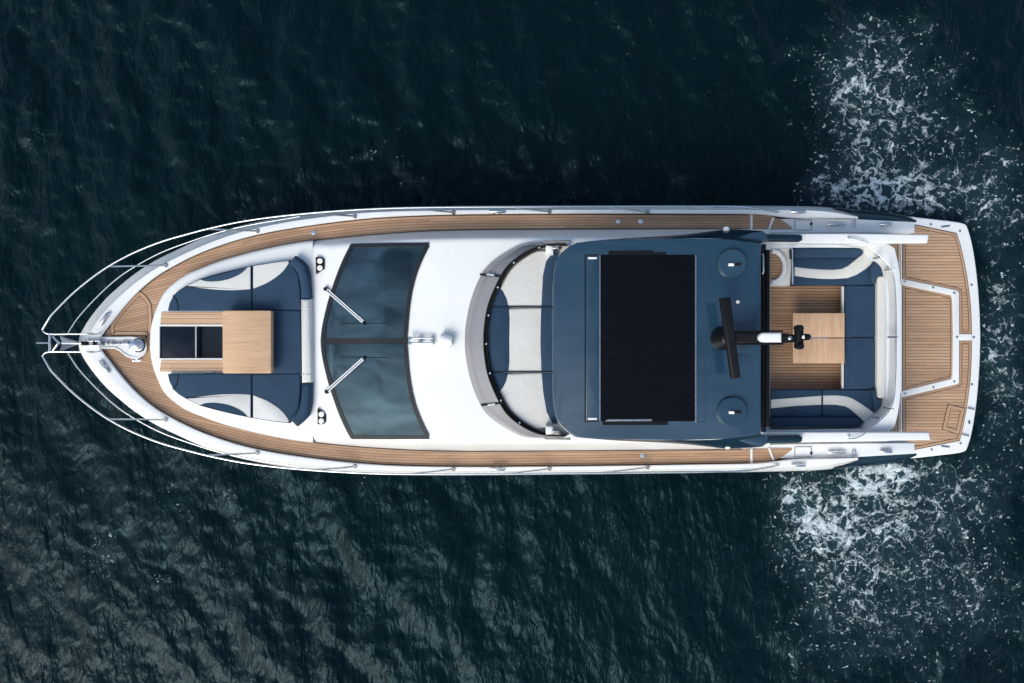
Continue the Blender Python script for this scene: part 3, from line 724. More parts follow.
# side skirts, leaning out from the roof edge
def skirt(flip):
    a = [(573, 243.4), (610, 240.4), (680, 238.4), (715, 238.6), (740, 240.6), (761, 243.6)]; b = [(573, 243.0), (610, 239.2), (680, 234.8), (712, 231), (724, 229.6), (745, 229.8), (763, 231)]
    n = 30; A, Bq = T(resample(cr(a, 5), n)), T(resample(cr(b, 5), n))
    if flip: A, Bq = mir(A), mir(Bq)
    bm = bmesh.new(); mid = [((p[0]+q[0])/2, (p[1]+q[1])/2) for p, q in zip(A, Bq)]
    rings = [[W(*p, HZ-.035) for p in A], [W(*p, HZ-.16) for p in mid], [W(*p, HZ-.42) for p in Bq], [W(*p, HZ-.47)+Vector((0, 0, 0)) for p in Bq], [W(*p, HZ-.40)*1.0+Vector((0, 0, -.06)) for p in mid], [W(*p, HZ-.12) for p in A]]
    add_loft(bm, rings, False); bm.verts.ensure_lookup_table()
    for e in (0, n-1): bm.faces.new([bm.verts[k*n+e] for k in range(6)])
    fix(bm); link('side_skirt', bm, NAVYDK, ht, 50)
for f in (False, True):
    skirt(f)
    # wedge where the skirt sweeps back into the cockpit coaming
    w = [(717, 242), (740, 236.5), (752, 232.4), (763, 231), (767, 233.5), (768, 240.8), (762, 243.3)]
    solid('skirt_wedge', mir(w) if f else w, HZ-.10, HZ-.45, NAVY, ht, 0.03)
    arm = [(764, 233.6), (790, 233.9), (800.5, 234.2), (803, 235.8), (803.2, 239.6), (801, 241.3), (790, 241.3), (764, 241.0)]
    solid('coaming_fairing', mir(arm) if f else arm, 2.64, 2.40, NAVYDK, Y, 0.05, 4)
    q = mir([(765, 237)])[0] if f else (765, 237)
    pl = [(752, 235.5), (768, 235), (768, 240.5), (752, 240.5)]
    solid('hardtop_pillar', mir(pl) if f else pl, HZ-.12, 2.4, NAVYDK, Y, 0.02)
    c = (727.7, 446.2) if f else (726.5, 229.6); cw = W(c[0], c[1], 3.36)
    dl = part_empty('navigation_light', ht)
    lathe('light_base', cw, [(0.055, 3.22), (0.065, 3.30), (0.065, 3.34)], STEEL, dl, 18); lathe('light_dome', cw, [(0.058, 3.34), (0.052, 3.375), (0.03, 3.40), (0.008, 3.408)], LENS, dl, 18)
# sunroof: frame, sliding panel and black fabric
sf = part_empty('sunroof', ht)
solid('sunroof_fabric', rect(600.5, 254.8, 695, 421.3), HZ+.012, HZ-.02, MESHF, sf, 0.004, 1)
solid('sunroof_panel', rect(586.2, 255.8, 599.2, 420.4), HZ+.016, HZ-.02, NAVY, sf, 0.006)
for r_ in (rect(584.6, 254.6, 585.8, 421.6), rect(585.8, 254.4, 600, 255.2), rect(585.8, 421.0, 600, 421.8)): solid('sunroof_seam', r_, HZ+.006, HZ-.02, RUBBER, sf)
for r_ in (rect(599.4, 255.2, 600.4, 421.2), rect(695.1, 254.8, 696.4, 422.2)): solid('sunroof_edge', r_, HZ+.022, HZ-.02, DSTEEL, sf)
solid('sunroof_track', [(608.6, 250.8), (653, 250.4), (653, 252.2), (666, 252.2), (666, 255), (608.6, 255)], HZ+.010, HZ-.02, BLACK, sf)
solid('sunroof_track', rect(602.5, 421.3, 668, 425), HZ+.010, HZ-.02, BLACK, sf)
solid('track_highlight', [(608, 419.2), (652, 419.0), (652, 421.2), (605, 421.2)], HZ+.03, HZ, DSTEEL, sf, 0.004)  # steel sliver modelled in place of the bright highlight beside the track
for y in (258, 418.8): solid('sunroof_latch', rrect(588, y-1, 597, y+1, .6, 2), HZ+.03, HZ, WHITE, sf, 0.006)
for r_ in (rect(705.0, 288, 706.0, 330), rect(705.0, 348, 706.0, 421.5), rect(696.6, 421.2, 706, 422.2), rect(705.0, 258, 706, 282)): solid('roof_seam', r_, HZ+.003, HZ-.02, NAVY, ht)
# raised round speaker domes
for cx, cy, r in ((731.5, 263.6, 15.0), (731.8, 411.6, 15.6)):
    c = W(cx, cy, HZ); rw = r*(CAM_H-HZ)/K
    dm = part_empty('antenna_dome', ht)
    lathe('dome_shell', c, [(rw, HZ-.02), (rw, HZ+.012), (rw*.99, HZ+.025), (rw*.93, HZ+.062), (rw*.90, HZ+.068), (rw*.4, HZ+.07), (0.01, HZ+.07)], NAVY, dm, 48, 30)
    bz = HZ+.07
    solid('aerial_base', rrect(cx-2.6, cy-.4, cx+2.8, cy+2.4, .7, 2), bz+.04, bz-.02, LENS, dm, 0.008)
    solid('aerial_shadow', rrect(cx+2.0, cy-.4, cx+10, cy+1.8, .9, 3), bz+.04, bz-.02, BLACK, dm, 0.02)  # black block modelled in place of the shadow right of the small base
lathe('roof_camera', W(737.6, 302, HZ), [(0.03, HZ-.01), (0.03, HZ+.03), (0.012, HZ+.045)], LENS, ht, 14)

# radar mast
rm = part_empty('radar_mast', Y); RZ = HZ+.50
c0 = W(722.0, 338.5, HZ)
bp_ = rrect(734, 322.5, 755.5, 352.5, 4); bm = bmesh.new()
add_solid(bm, bp_, HZ+.012, HZ-.02, 0.006); link('mast_plate', bm, NAVY, rm, 40)
lathe('radar_pedestal', c0, [(0.20, HZ-.02), (0.20, HZ+.05), (0.16, HZ+.14), (0.12, HZ+.30), (0.10, HZ+.36), (0.05, HZ+.39), (0.01, HZ+.40)], BLACK, rm, 30)
solid('radar_scanner', [(720.5, 298), (730.6, 297), (741.2, 377.8), (732, 378.7)], RZ, RZ-.11, BLACK, rm, 0.03, 4)
lathe('scanner_hub', W(731, 338, RZ-.1), [(0.09, HZ+.32), (0.09, RZ-.10)], BLACK, rm, 20)
solid('mast_arm', [(734, 331.8), (757, 331.9), (785, 333.2), (798, 335), (798, 342), (785, 343.2), (757, 344.2), (734, 344)], HZ+.42, HZ+.27, BLACK, rm, 0.03)
solid('mast_foot', rrect(737, 331, 753, 345, 2), HZ+.30, HZ-.02, BLACK, rm, 0.02)
for y in (331.3, 344.2): tube('mast_rail', [W(738, y, HZ+.42), W(783, y-.2, HZ+.42)], 0.014, BLACK, rm, 6)
wc = [(782, 332.6), (782, 342.4)]+[(764.5-5.2*math.cos(a), 337.5+4.9*math.sin(a)) for a in np.linspace(math.pi/2, -math.pi/2, 12)]
solid('satellite_compass', wc, HZ+.53, HZ+.41, WHITE, rm, 0.035, 4)
solid('lamp_bracket', rrect(797, 327, 804, 347, 2.5), HZ+.46, HZ+.33, BLACK, rm, 0.02)
for x, y in ((800.8, 328), (801.2, 346.2), (808, 337)):
    lathe('mast_lamp', W(x, y, HZ+.5), [(0.05, HZ+.30), (0.055, HZ+.40), (0.052, HZ+.50), (0.035, HZ+.53), (0.01, HZ+.535)], BLACK, rm, 20)
lathe('lamp_lens', W(804.6, 337, HZ+.5), [(0.03, HZ+.38), (0.03, HZ+.475), (0.012, HZ+.485)], LENS, rm, 14)
lathe('lamp_lens', W(791, 338, HZ+.5), [(0.04, HZ+.38), (0.035, HZ+.47), (0.015, HZ+.485)], DSTEEL, rm, 14)

# ---------------- cockpit
SZ = 1.42
solid('cockpit_sole', rect(755, 240, 888, 440), SZ, 1.25, TEAK_C, Y, uv='xy')
# aft bulkhead with the dark saloon door below the hardtop
bk = part_empty('saloon_bulkhead', Y)
solid('door_frame', rect(766.3, 249.5, 770, 427), 2.9, SZ, BLACK, bk, 0.01)
solid('door_glass', rect(762.5, 244, 766, 432), 2.7, SZ, HATCHGL, bk)
solid('door_track', rect(764.2, 250, 765.2, 428), 2.93, 2.7, BLACK, bk)
tube('door_handle', [W(762.6, 254, 2.95), W(763.6, 256, 2.97), W(763.6, 272, 2.97), W(762.4, 274, 2.95)], 0.014, STEEL, bk, 6)
# coaming beams
for f in (False, True):
    b = [(762, 233.4), (850, 233.2), (929.3, 234.2), (928, 242.9), (850, 243.3), (762, 243.3)]
    if f: b = [(762, 432.2), (850, 432), (929.5, 432.2), (931, 440.2), (850, 441.6), (762, 441.6)]
    solid('coaming', b, 2.48, 2.36, WHITE, Y, 0.03, 4)
    cw_ = [(762, 234.6), (889, 234.8), (889, 243.0), (762, 243.0)]
    solid('coaming_wall', mir(cw_) if f else cw_, 2.365, 1.3, WHITE, Y)
# inner liner of the cockpit (runs round behind the sofas)
LN_o = [(840, 243.2), (888, 244), (894.5, 248.5), (898, 263), (901, 287), (901.3, 338)]
TR_i = [(840, 243.6), (868, 246.5), (880, 256), (888.5, 265.5), (893.2, 277), (895.2, 300), (895.6, 338)]
tr = LN_o+mir(LN_o)[::-1]+mir(TR_i)+TR_i[::-1]
solid('transom', tr, 2.28, 1.2, WHITE, Y, 0.02, 3)
LI_o = [(766, 243.4), (868, 243.8), (881.5, 256.5), (890, 266.5), (894.5, 277.5), (896.4, 300), (896.8, 338)]
LN_i = [(766, 247.4), (861, 247.4), (867, 251.5), (876.5, 261), (884.5, 268.5), (886.2, 277), (886.5, 338)]
solid('cockpit_liner', LI_o+mir(LI_o)[::-1]+mir(LN_i)+LN_i[::-1], 2.02, 1.3, LINER, Y, 0.02, 3)
ledge = [(876.5, 258), (886.5, 268.4), (888.3, 277), (888.6, 338)]; ledge_o = [(880, 257), (890, 268), (894, 280), (894.6, 338)]
lp = ledge_o+mir(ledge_o)[::-1]+mir(ledge)[::-1][:0]+mir(ledge)+ledge[::-1]
lp = ledge_o+mir(ledge_o)[::-1]+mir(ledge)[:1]+mir(ledge)[1:]+ledge[::-1]
# grab rail around the aft cockpit
gr = T(cr([(848, 238), (853, 237.9), (862.5, 241.2), (873, 250), (881, 256.4), (889, 265), (893.5, 276), (895.8, 300), (896.3, 337)], 5))
gp = gr+mir(gr)[::-1][1:]
tube('grab_rail', [W(x, y, 2.54) for x, y in gp], 0.010, STEEL, Y, 8)
for x, y in ((848.5, 238), (881.2, 256.6), (893, 268.5), (896.3, 337), (892, 409), (880.5, 418.5), (848.5, 436)):
    lathe('rail_foot', W(x, y, 2.5), [(0.022, 2.2), (0.022, 2.52), (0.01, 2.53)], STEEL, Y, 10)
for y in (269, 337.2, 405): tube('liner_bracket', [W(888, y, 2.04), W(893.5, y, 2.05)], 0.012, DSTEEL, Y, 6)
# wet-bar corner with a round teak step
sm = part_empty('corner_step', Y)
solid('step_block', [(770.5, 247.6), (792.6, 247.6), (792.8, 285.5), (770.5, 285.8)], 1.72, SZ, CREAMW, sm, 0.02)
arc = [(770.4, 250.2)]+[(771+13*math.cos(a), 266.6+15.6*math.sin(a)) for a in np.linspace(-math.pi/2, math.pi/2, 18)]+[(770.4, 283)]
bm = bmesh.new(); add_solid(bm, arc, 1.735, 1.71); link('step_tread', bm, TEAK_C, sm, 30, 'xy')
bm = bmesh.new(); add_tube(bm, [W(x+.8, y, 1.78) for x, y in arc[1:-1]], 0.05, 8); fix(bm); link('step_rim', bm, WHITE, sm, 50)
tube('step_rail', [W(792, 249, 2.26), W(792.3, 262, 2.2), W(792.6, 284, 1.95)], 0.018, STEEL, sm, 6)
# sofa bases
base = [(794, 247.5), (866, 247.5), (887, 270), (887, 398), (884, 408), (866, 428), (771, 428), (771, 393), (853, 393), (853, 282), (794, 282)]
solid('sofa_base', base, 1.68, 1.3, CREAMW, Y, 0.015)
solid('sofa_kick_trim', rect(842.6, 286.2, 846.0, 389.2), 1.80, 1.72, WHITE, Y, 0.01)

# ---------------- aft side decks, quarters and swim platform
for f in (False, True):
    g = [(773, 219), (790, 218.8), (858.5, 218.9), (858.5, 219.4), (914.6, 222), (914.4, 232.6), (766, 232.6), (768, 226)]
    solid('aft_side_deck', mir(g) if f else g, ZD-.01, 0.6, GREYDECK, Y, 0.01)
    sh = [(778, 219.2), (798, 229.6), (790, 229.8)]
    q = [(794.5, 219.6), (811.8, 219.6), (811.8, 230.6), (794.5, 230.6)]
    V = [W(x, y, ZD+.004) for x, y in (mir(q) if f else q)]; bm = bmesh.new(); o2 = offset_poly(V, 0.014); add_strip(bm, V+V[:1], o2+o2[:1]); fix(bm); link('locker_seam', bm, DSTEEL, Y, 0)
    c = mir([(811.2, 223.8)])[0] if f else (811.2, 223.8); lathe('locker_latch', W(*c, ZD), [(0.025, ZD-.01), (0.025, ZD+.012)], BLACK, Y, 12)
    # navy topside bulging out below the cut-down quarter
    ed = [(834, 207.9), (846, 211), (858, 216), (858.4, 219.3), (885, 220.6), (905, 221.8), (916, 222.3)]
    ou = [(833, 207.6), (850, 208.8), (864, 210), (880, 211.2), (897, 213.6), (909, 216.8), (917, 220.6)]
    n = 24; A, Bq = T(resample(ed, n)), T(resample(cr(ou, 5), n))
    if f: A, Bq = mir(A), mir(Bq)
    bm = bmesh.new(); md = [((p[0]+q_[0])/2, (p[1]+q_[1])/2) for p, q_ in zip(A, Bq)]
    rings = [[W(*p, ZD-.03) for p in A], [W(*p, ZD-.06) for p in md], [W(*p, ZD-.24) for p in Bq], [W(*p, ZD-.24)+Vector((0, 0, -.95)) for p in Bq]]
    add_loft(bm, rings, False); fix(bm); link('quarter_topside', bm, NAVYDK, Y, 50)
def cleat(x, y, L_, z, ang=0.0, open_=True):
    c = part_empty('mooring_cleat', Y); p = W(x, y, z); d = Vector((math.cos(R(ang)), math.sin(R(ang)), 0)); s = (CAM_H-z)/K
    h = L_*s/2
    tube('cleat_bar', [p-d*h+Vector((0, 0, .03)), p-d*h*.6+Vector((0, 0, .055)), p+Vector((0, 0, .06)), p+d*h*.6+Vector((0, 0, .055)), p+d*h+Vector((0, 0, .03))], 0.03, STEEL, c, 10)
    for k in (-.4, .4): lathe('cleat_post', p+d*h*k, [(0.04, z-.03), (0.03, z+.05)], DSTEEL, c, 12)
for L_ in (((797.5, 212.3), 13, 1.985, 0), ((836, 224.5), 17, ZD, 0), ((885, 224.8), 11, ZD, 0), ((497, 211.9), 15, 1.985, 0), ((105.5, 319), 15, 1.985, 56)):
    (x, y), l, z, a = L_; cleat(x, y, l, z, a); m_ = mir([(x, y)])[0]; cleat(m_[0], m_[1], l, z, -a)
for f in (False, True):
    q = rect(852.3, 219.8, 856, 226.8); V = [W(x, y, ZD+.02) for x, y in (mir(q) if f else q)]; bm = bmesh.new(); o2 = offset_poly(V, 0.02); add_strip(bm, V+V[:1], o2+o2[:1]); fix(bm); link('gate_frame', bm, STEEL, Y, 0)

PZ = 0.55
ps = part_empty('swim_platform', Y)
po = [(888, 214.5), (907, 216), (940, 219.6), (962, 222.6), (966.5, 224.6), (969, 230), (973, 245), (977.5, 275), (980.3, 310), (981.2, 338)]
pc = T(cr(po, 4)); pm = [(x, 2*337.6-y) for x, y in pc]
pm = [(x, y if y < 440 else y) for x, y in pm]
bm = bmesh.new(); add_solid(bm, pc+pm[::-1][1:], PZ, 0.15, 0.05, 4); link('platform_moulding', bm, WHITE, ps, 40)
def board(name, P_, z, m, w=0.045, uv='xy'):
    e = part_empty(name, ps); bm = bmesh.new(); add_solid(bm, P_, z, z-.03); link('planking', bm, m, e, 0, uv)
    V = [W(x, y, z) for x, y in P_]; b2 = margin('margin_board', V, w, z+.004, e); link('margin_seam', b2, CAULK, e, 0)
    b3 = bmesh.new(); o3 = offset_poly(V, -0.018); add_strip(b3, [Vector((v.x, v.y, z-.008)) for v in V+V[:1]], [Vector((v.x, v.y, z-.008)) for v in o3+o3[:1]]); fix(b3); link('margin_seam', b3, CAULK, e, 0)
rc = [(956.3, 233.8), (960.4, 247), (966.4, 275.8), (970.3, 306.6), (971.3, 333.6)]
up = [(903, 240), (903, 222.6), (915.7, 225.4)]+T(cr(rc, 4))+[(959.6, 333.6), (959.4, 292), (956.5, 289.8), (903, 278.6)]
dn_r = [(959.4, 440.2), (962, 430), (967, 402.5), (970.4, 372), (971.3, 341)]
dn = [(903, 434), (903, 451.6), (916.4, 448.8)]+T(cr(dn_r, 4))+[(959.6, 341), (959.4, 383), (957, 384.6), (903, 397.6)]
ce = [(903, 285.2), (951.6, 295.6), (952.6, 300), (953.2, 337), (952.6, 374), (951.6, 378.4), (903, 390.4)]
board('aft_deck_panel', up, PZ+.02, TEAK_P); board('aft_deck_panel', dn, PZ+.02, TEAK_P); board('aft_deck_panel', ce, PZ+.02, TEAK_P)
solid('threshold_board', rect(886, 232, 900.6, 445), PZ+.02, .3, TEAK_P, ps, uv='yx')
for r_ in (rect(899.4, 243, 900.2, 434), rect(901, 243, 902.2, 434)): solid('threshold_strip', r_, PZ+.05, PZ, WHITE, ps, 0.004, 1)
# white rails of the lifting frame, proud of the teak
fr_pts = [(902.4, 278.8), (956.5, 290.0), (959.2, 292.4), (959.4, 336), (959.2, 383), (957, 384.4), (902.4, 397.4), (902.4, 391), (951.4, 378.8), (952.6, 374), (953.2, 337), (952.6, 300), (951.4, 295.2), (902.4, 285)]
solid('lift_frame', fr_pts, PZ+.045, PZ, WHITE, ps, 0.008)
solid('lift_crossbar', rect(959.5, 334, 972, 340.5), PZ+.045, PZ, WHITE, ps, 0.008)
for x, y in ((904.7, 281.4), (933.2, 287.4), (954.2, 292.8), (960, 231), (971.6, 284.8), (930.7, 224.3), (957, 337), (973.8, 337.2), (905, 393.8), (933.4, 387.2), (954.4, 381.6), (971.8, 384.3), (960.6, 443.4), (931.6, 449.6)):
    lathe('frame_stud', W(x, y, PZ+(.006 if (x > 960 or y < 235 or y > 440) else .05)), [(0.026, PZ-.01), (0.026, PZ+(.006 if (x > 960 or y < 235 or y > 440) else .05)), (0.014, PZ+(.010 if (x > 960 or y < 235 or y > 440) else .055))], DSTEEL, ps, 12)
for y0, a in ((226.3, -7), (446.6, 7)):
    cx = 945.5; P_ = [(cx+dx, y0+dy*1.0-a*dx/60.0*-1) for dx, dy in rrect(-4.5, -.9, 4.5, .9, .8, 3)]
    solid('deck_light', P_, PZ+.012, PZ-.01, DSTEEL, ps, 0.004)
lad = part_empty('ladder_hatch', ps)
lp1 = [(948.2, 404.8), (964.6, 408.6), (958.8, 434), (942.6, 429)]
V = [W(x, y, PZ+.03) for x, y in lp1]; b2 = margin('hatch_border', V, 0.065, PZ+.032, lad, TEAK_B, 0.009); link('hatch_seam', b2, CAULK, lad, 0)
b3 = bmesh.new(); o3 = offset_poly(V, -0.014); add_strip(b3, V+V[:1], o3+o3[:1]); fix(b3); link('hatch_seam', b3, CAULK, lad, 0)
for a, b in (((968, 408), (974.5, 409.5)), ((962.5, 434.5), (969, 436))): tube('ladder_hinge', [W(*a, PZ+.03), W(*b, PZ+.02)], 0.014, DSTEEL, lad, 6)
solid('ladder_latch', rrect(968.2, 420.6, 970.6, 424.2, .8, 3), PZ+.014, PZ-.01, DSTEEL, lad, 0.004)

# ---------------- pulpit rails
for f in (False, True):
    pr = part_empty('guard_rail', Y)
    y0 = 351.9 if f else 334.0; m_ = (lambda L: mir(L)) if f else (lambda L: L)
    base_ = (98.8, 351.7) if f else (98.8, 333.9)
    orl = [(50.5, 316), (71, 295), (91.5, 278), (109, 266), (132.5, 253.3), (161, 241.8), (190, 233.4), (206, 229.2), (238, 222.2), (273, 217), (326, 211.8), (380, 208.6), (437, 207.3), (560, 206.8), (690, 206.8), (745, 207.2), (779, 212.4)]
    orl = m_(orl)
    nose = [(92, y0), (70, y0), (50, y0), (45, y0+(1.2 if f else -1.2)), (42.3, y0+(4.5 if f else -4.5))]
    pts3 = [W(base_[0], base_[1], 2.0), W(95, y0, 2.35)]+[W(x, y, 2.6) for x, y in nose]
    pts3 += [W(x, y, 2.62 if x < 700 else interp([(700, 2.62), (745, 2.5), (779, 1.99)], x)) for x, y in T(cr(orl, 5))]
    P3 = [Vector(p) for p in cr(pts3[:7], 3)][:-1]+pts3[6:]
    bm = bmesh.new(); add_tube(bm, P3, 0.017, 8); fix(bm); link('top_rail', bm, STEEL, pr, 50)
    lr = m_([(67.5, 333.8), (77, 319), (97.6, 296.3), (118, 277.9), (136.5, 265.6), (161, 252.6), (190, 241.6), (217, 232.8), (250, 225), (285, 219), (300, 216.4)])
    bm = bmesh.new(); add_tube(bm, [W(x, y, 2.30) for x, y in T(cr(lr, 5))], 0.012, 8); fix(bm); link('mid_rail', bm, STEEL, pr, 50)
    for b_, t_ in (((166, 265.4), (109, 266.3)), ((257.6, 231), (207.5, 229)), ((355, 216.3), (312, 213)), ((453.6, 212.4), (408, 208)), ((549.7, 211.6), (503, 207)), ((647.8, 211.8), (600, 206.9))):
        b_, t_ = m_([b_])[0], m_([t_])[0]
        tube('stanchion', [W(*b_, 1.98), W(b_[0]*.97+t_[0]*.03, b_[1]*.97+t_[1]*.03, 2.02), W(*t_, 2.62)], 0.016, STEEL, pr, 8)
        lathe('stanchion_foot', W(*b_, 1.99), [(0.045, 1.97), (0.04, 2.0), (0.022, 2.03)], DSTEEL, pr, 14)
bow = part_empty('bow_sprit', Y)
tube('sprit_crossbar', [W(49.6, 334, 2.6), W(49.6, 352, 2.6)], 0.022, STEEL, bow)
tube('jack_staff', [W(49.4, 343, 2.6), W(36, 343, 2.75)], 0.018, STEEL, bow)
# bow roller channel
for y in (341.0, 345.4): solid('roller_cheek', [(82, y-.5), (100, y-.6), (100, y+.6), (82, y+.5)], 2.09, 1.85, STEEL, bow, 0.006)
solid('roller_channel', rect(84, 340.4, 101, 345.9), 2.05, 1.8, DSTEEL, bow, 0.01)
for x in (83.0, 86.0, 94.5):
    bm = bmesh.new(); add_tube(bm, [W(x, 341.3, 2.07), W(x, 345.2, 2.07)], 0.032, 12); fix(bm); link('roller_wheel', bm, RUBBER, bow, 40)
# windlass tray
wd = part_empty('windlass', Y)
tray = T(cr([(99.5, 337.8), (118, 337.8), (134, 337.8), (141.5, 339.6), (145.6, 345), (145, 351.5), (140, 356.4), (133, 357.4), (125.5, 354.5), (120, 350.3), (115.5, 347.9), (108, 347.8), (99.5, 347.8)], 5))
solid('windlass_tray', tray, 1.94, 1.86, WHITE, wd, 0.015)
trv = [W(x, y, 1.94) for x, y in tray]; tri = offset_poly(trv, 0.045)
bm = bmesh.new(); add_prism(bm, [Vector((v.x, v.y, 1.948)) for v in tri], 1.93, 0); link('tray_floor', bm, GREYDECK, wd, 30)
bm = bmesh.new(); add_tube(bm, [Vector((v.x, v.y, 1.945)) for v in trv], 0.022, 6); fix(bm); link('tray_lip', bm, WHITE, wd, 50)
c = W(137.5, 345.2, 2.0); lathe('windlass_drum', c, [(0.12, 1.94), (0.12, 1.97), (0.08, 2.0), (0.075, 2.06), (0.105, 2.08), (0.10, 2.11), (0.05, 2.13), (0.02, 2.135)], STEEL, wd, 28)
lathe('drum_gypsy', c, [(0.135, 1.945), (0.135, 1.972), (0.11, 1.975)], RUBBER, wd, 28)
solid('windlass_motor', rrect(128.3, 344.8, 135, 350.8, 2), 2.03, 1.94, STEEL, wd, 0.02)
for x in (106.5, 111, 123, 126.2): solid('chain_stopper', rrect(x-1.8, 341, x+1.8, 344.6, .8, 2), 2.0, 1.94, DSTEEL, wd, 0.01)
bm = bmesh.new(); tt = np.linspace(0, 1, 60)
add_tube(bm, [W(88+46*t, 343.0+0.25*math.sin(t*150), 1.985+0.012*math.cos(t*150)) for t in tt], 0.018, 5); fix(bm); link('anchor_chain', bm, DSTEEL, wd, 50)
solid('foot_switch', rrect(131.6, 358.4, 141, 361.8, 1, 3), 1.93, 1.88, GREYDECK, wd, 0.01)
for x in (133.5, 139): lathe('switch_cap', W(x, 360.1, 1.93), [(0.025, 1.92), (0.025, 1.945), (0.012, 1.95)], STEEL, wd, 12)
# anchor: a thing of its own, carried in the roller
an = thing('anchor', 'polished steel plough anchor hanging in the bow roller', 'anchor', W(66, 343, 1.9))
bm = bmesh.new(); add_prism(bm, [W(61, 342, 2.02), W(87, 342.3, 2.02), W(87, 344, 2.02), W(61, 344.2, 2.02)], 1.94, 0.008); link('shank', bm, STEEL, an, 40)
bm = bmesh.new()
tip = W(80, 343, 1.78); k = W(60, 343.2, 1.62)
for y, zz in ((335.6, 1.92), (351.2, 1.92)):
    a, b, c = W(59.5, y, zz), W(62.5, 343.1, 1.80), W(81, 343.1, 1.86)
    va = [bm.verts.new(p) for p in (a, b, c)]; vb = [bm.verts.new(p+Vector((0, 0, -.03))) for p in (a, b, c)]
    bm.faces.new(va); bm.faces.new(vb[::-1])
    for i in range(3): bm.faces.new((va[i], vb[i], vb[(i+1) % 3], va[(i+1) % 3]))
fix(bm); link('fluke', bm, GALV, an, 0)
tube('roll_bar', [W(53, 336.5, 2.0), W(56.5, 340.5, 2.04), W(58.5, 343, 2.05), W(56.5, 345.6, 2.04), W(53, 350.5, 2.0)], 0.02, STEEL, an, 8)
for y in (336.5, 350.5): tube('bar_strut', [W(53, y, 2.0), W(60, 343, 1.98)], 0.016, STEEL, an, 6)

# ------------------------------------------------------------------ cushions (loose, so things of their own)
def cushion(name, label, cat, group, P_, z, z0, panels=(), mat_=None, bevel=0.045):
    c = Vector((0, 0, 0)); V = [W(x, y, z) for x, y in P_]
    for v in V: c += v
    c /= len(V); t = thing(name, label, cat, (c.x, c.y, z0), group)
    bm = bmesh.new(); add_prism(bm, V, z0, bevel*.72, 4); link('cushion_pad', bm, mat_ or NAVYF, t, 60)
    for nm, Q, m, dz in panels:
        bm = bmesh.new(); add_solid(bm, Q, z+dz, z-.012, 0.008, 2); link(nm, bm, m, t, 60)
    return t
GB = 'seat cushions of the bow lounge'
outer_f = [(167.3, 310.8), (169, 303), (173, 295), (178.5, 290), (184, 286.6)]
outl = T(cr([(184, 286.6), (199, 279.2), (225, 271.6), (251.2, 265.6)], 4)); outr = [(252.3, 265.4), (275, 261.6), (289.2, 259.9)]
cream_l = outl+T(cr([(251.2, 289.9), (233.5, 291.0), (211, 290.0), (184, 286.6)], 5))[:-1]
cream_r = outr+T(cr([(289.4, 263.5), (283.6, 271.7), (268.7, 282.9), (252.3, 289.7)], 5))
lens_ = [(199, 279.4), (224, 272.2), (248.8, 266.4)]+T(cr([(248.8, 266.4), (242.8, 272.7), (231.6, 278.6), (218.6, 281.6), (205.6, 281.7), (199, 279.4)], 4))[1:-1]
fwd = outer_f+outl[1:]+[(251.6, 310.8)]; aft = outr+[(298.5, 275), (300.2, 290), (300.6, 309.9), (251.9, 309.9)]
cz, c0z = 2.27, 2.12
def shr(L, k=.9):
    V = [Vector((x, y, 0)) for x, y in L]; return [(v.x, v.y) for v in offset_poly(V, k)]
for f in (False, True):
    m_ = mir if f else (lambda L: L); w1 = 'lower' if f else 'upper'
    s = 'port' if f else 'starboard'
    cushion('lounge_cushion', 'navy lounge cushion with cream swoosh and navy crescent beside the %s teak step' % w1, 'cushion', GB, m_(fwd), cz, c0z,
            (('cream_panel', m_(shr(cream_l)), CREAMF, .010), ('navy_crescent', m_(shr(lens_, .5)), NAVYF, .016)))
    cushion('lounge_cushion', 'navy lounge cushion with cream outer corner, inside the %s bend of the bolster' % w1, 'cushion', GB, m_(aft), cz, c0z, (('cream_panel', m_(shr(cream_r)), CREAMF, .010),))
cushion('lounge_cushion', 'plain navy bow lounge cushion between the teak table and white bolster', 'cushion', GB, [(253, 310.2), (300.6, 310.2), (301.2, 342), (301.2, 373.6), (253.6, 373.6)], cz, c0z)
for f in (False, True):
    L_ = T(cr([(172.6, 295.5), (175.8, 299), (177.6, 304), (178.2, 310.4)], 5)); L_ = mir(L_) if f else L_
    o_ = [q for q in bpy.data.objects if q.get('category') == 'cushion' and ('crescent' in q['label']) and (('lower' in q['label']) == f)][0]
    tube('piping', [W(x, y, cz+.002) for x, y in L_], 0.010, RUBBER, o_, 6)
# wrap-around bolster
bt = thing('bolster', 'long bolster behind the bow lounge, white middle and navy bent ends', 'bolster', W(306, 341, 2.14))
zb = 2.34
b_up = [(289.2, 262.6), (295.6, 255.2), (302, 259.3), (307.6, 264.6), (310.6, 275), (312.4, 298.4), (301.4, 298.4), (300.6, 284), (298.6, 274.5), (295, 268.6)]
b_w = [(301.4, 298.8), (312.4, 298.8), (313.2, 341), (313.2, 382.6), (302.2, 383.2), (301.8, 341)]
for nm, P_, m in (('bolster_end', b_up, NAVYF), ('bolster_middle', b_w, CREAMF), ('bolster_end', [(289.8, 419.2), (297.3, 427), (304, 422), (309.8, 416), (312.2, 405), (313.2, 383), (302.2, 383.6), (301.4, 398), (299.4, 408.5), (295.6, 413.6)], NAVYF)):
    bm = bmesh.new(); add_solid(bm, [(x-(1.2 if x < 303 else 2.0), y) for x, y in P_], zb, 2.12, 0.085, 6); link(nm, bm, m, bt, 60)
for y in (307.8, 374.6): tube('bolster_seam', [W(301, y, zb-.03), W(303, y, zb+.002), W(308.5, y, zb+.002), W(310.6, y, zb-.03)], 0.006, CREAMF, bt, 5)
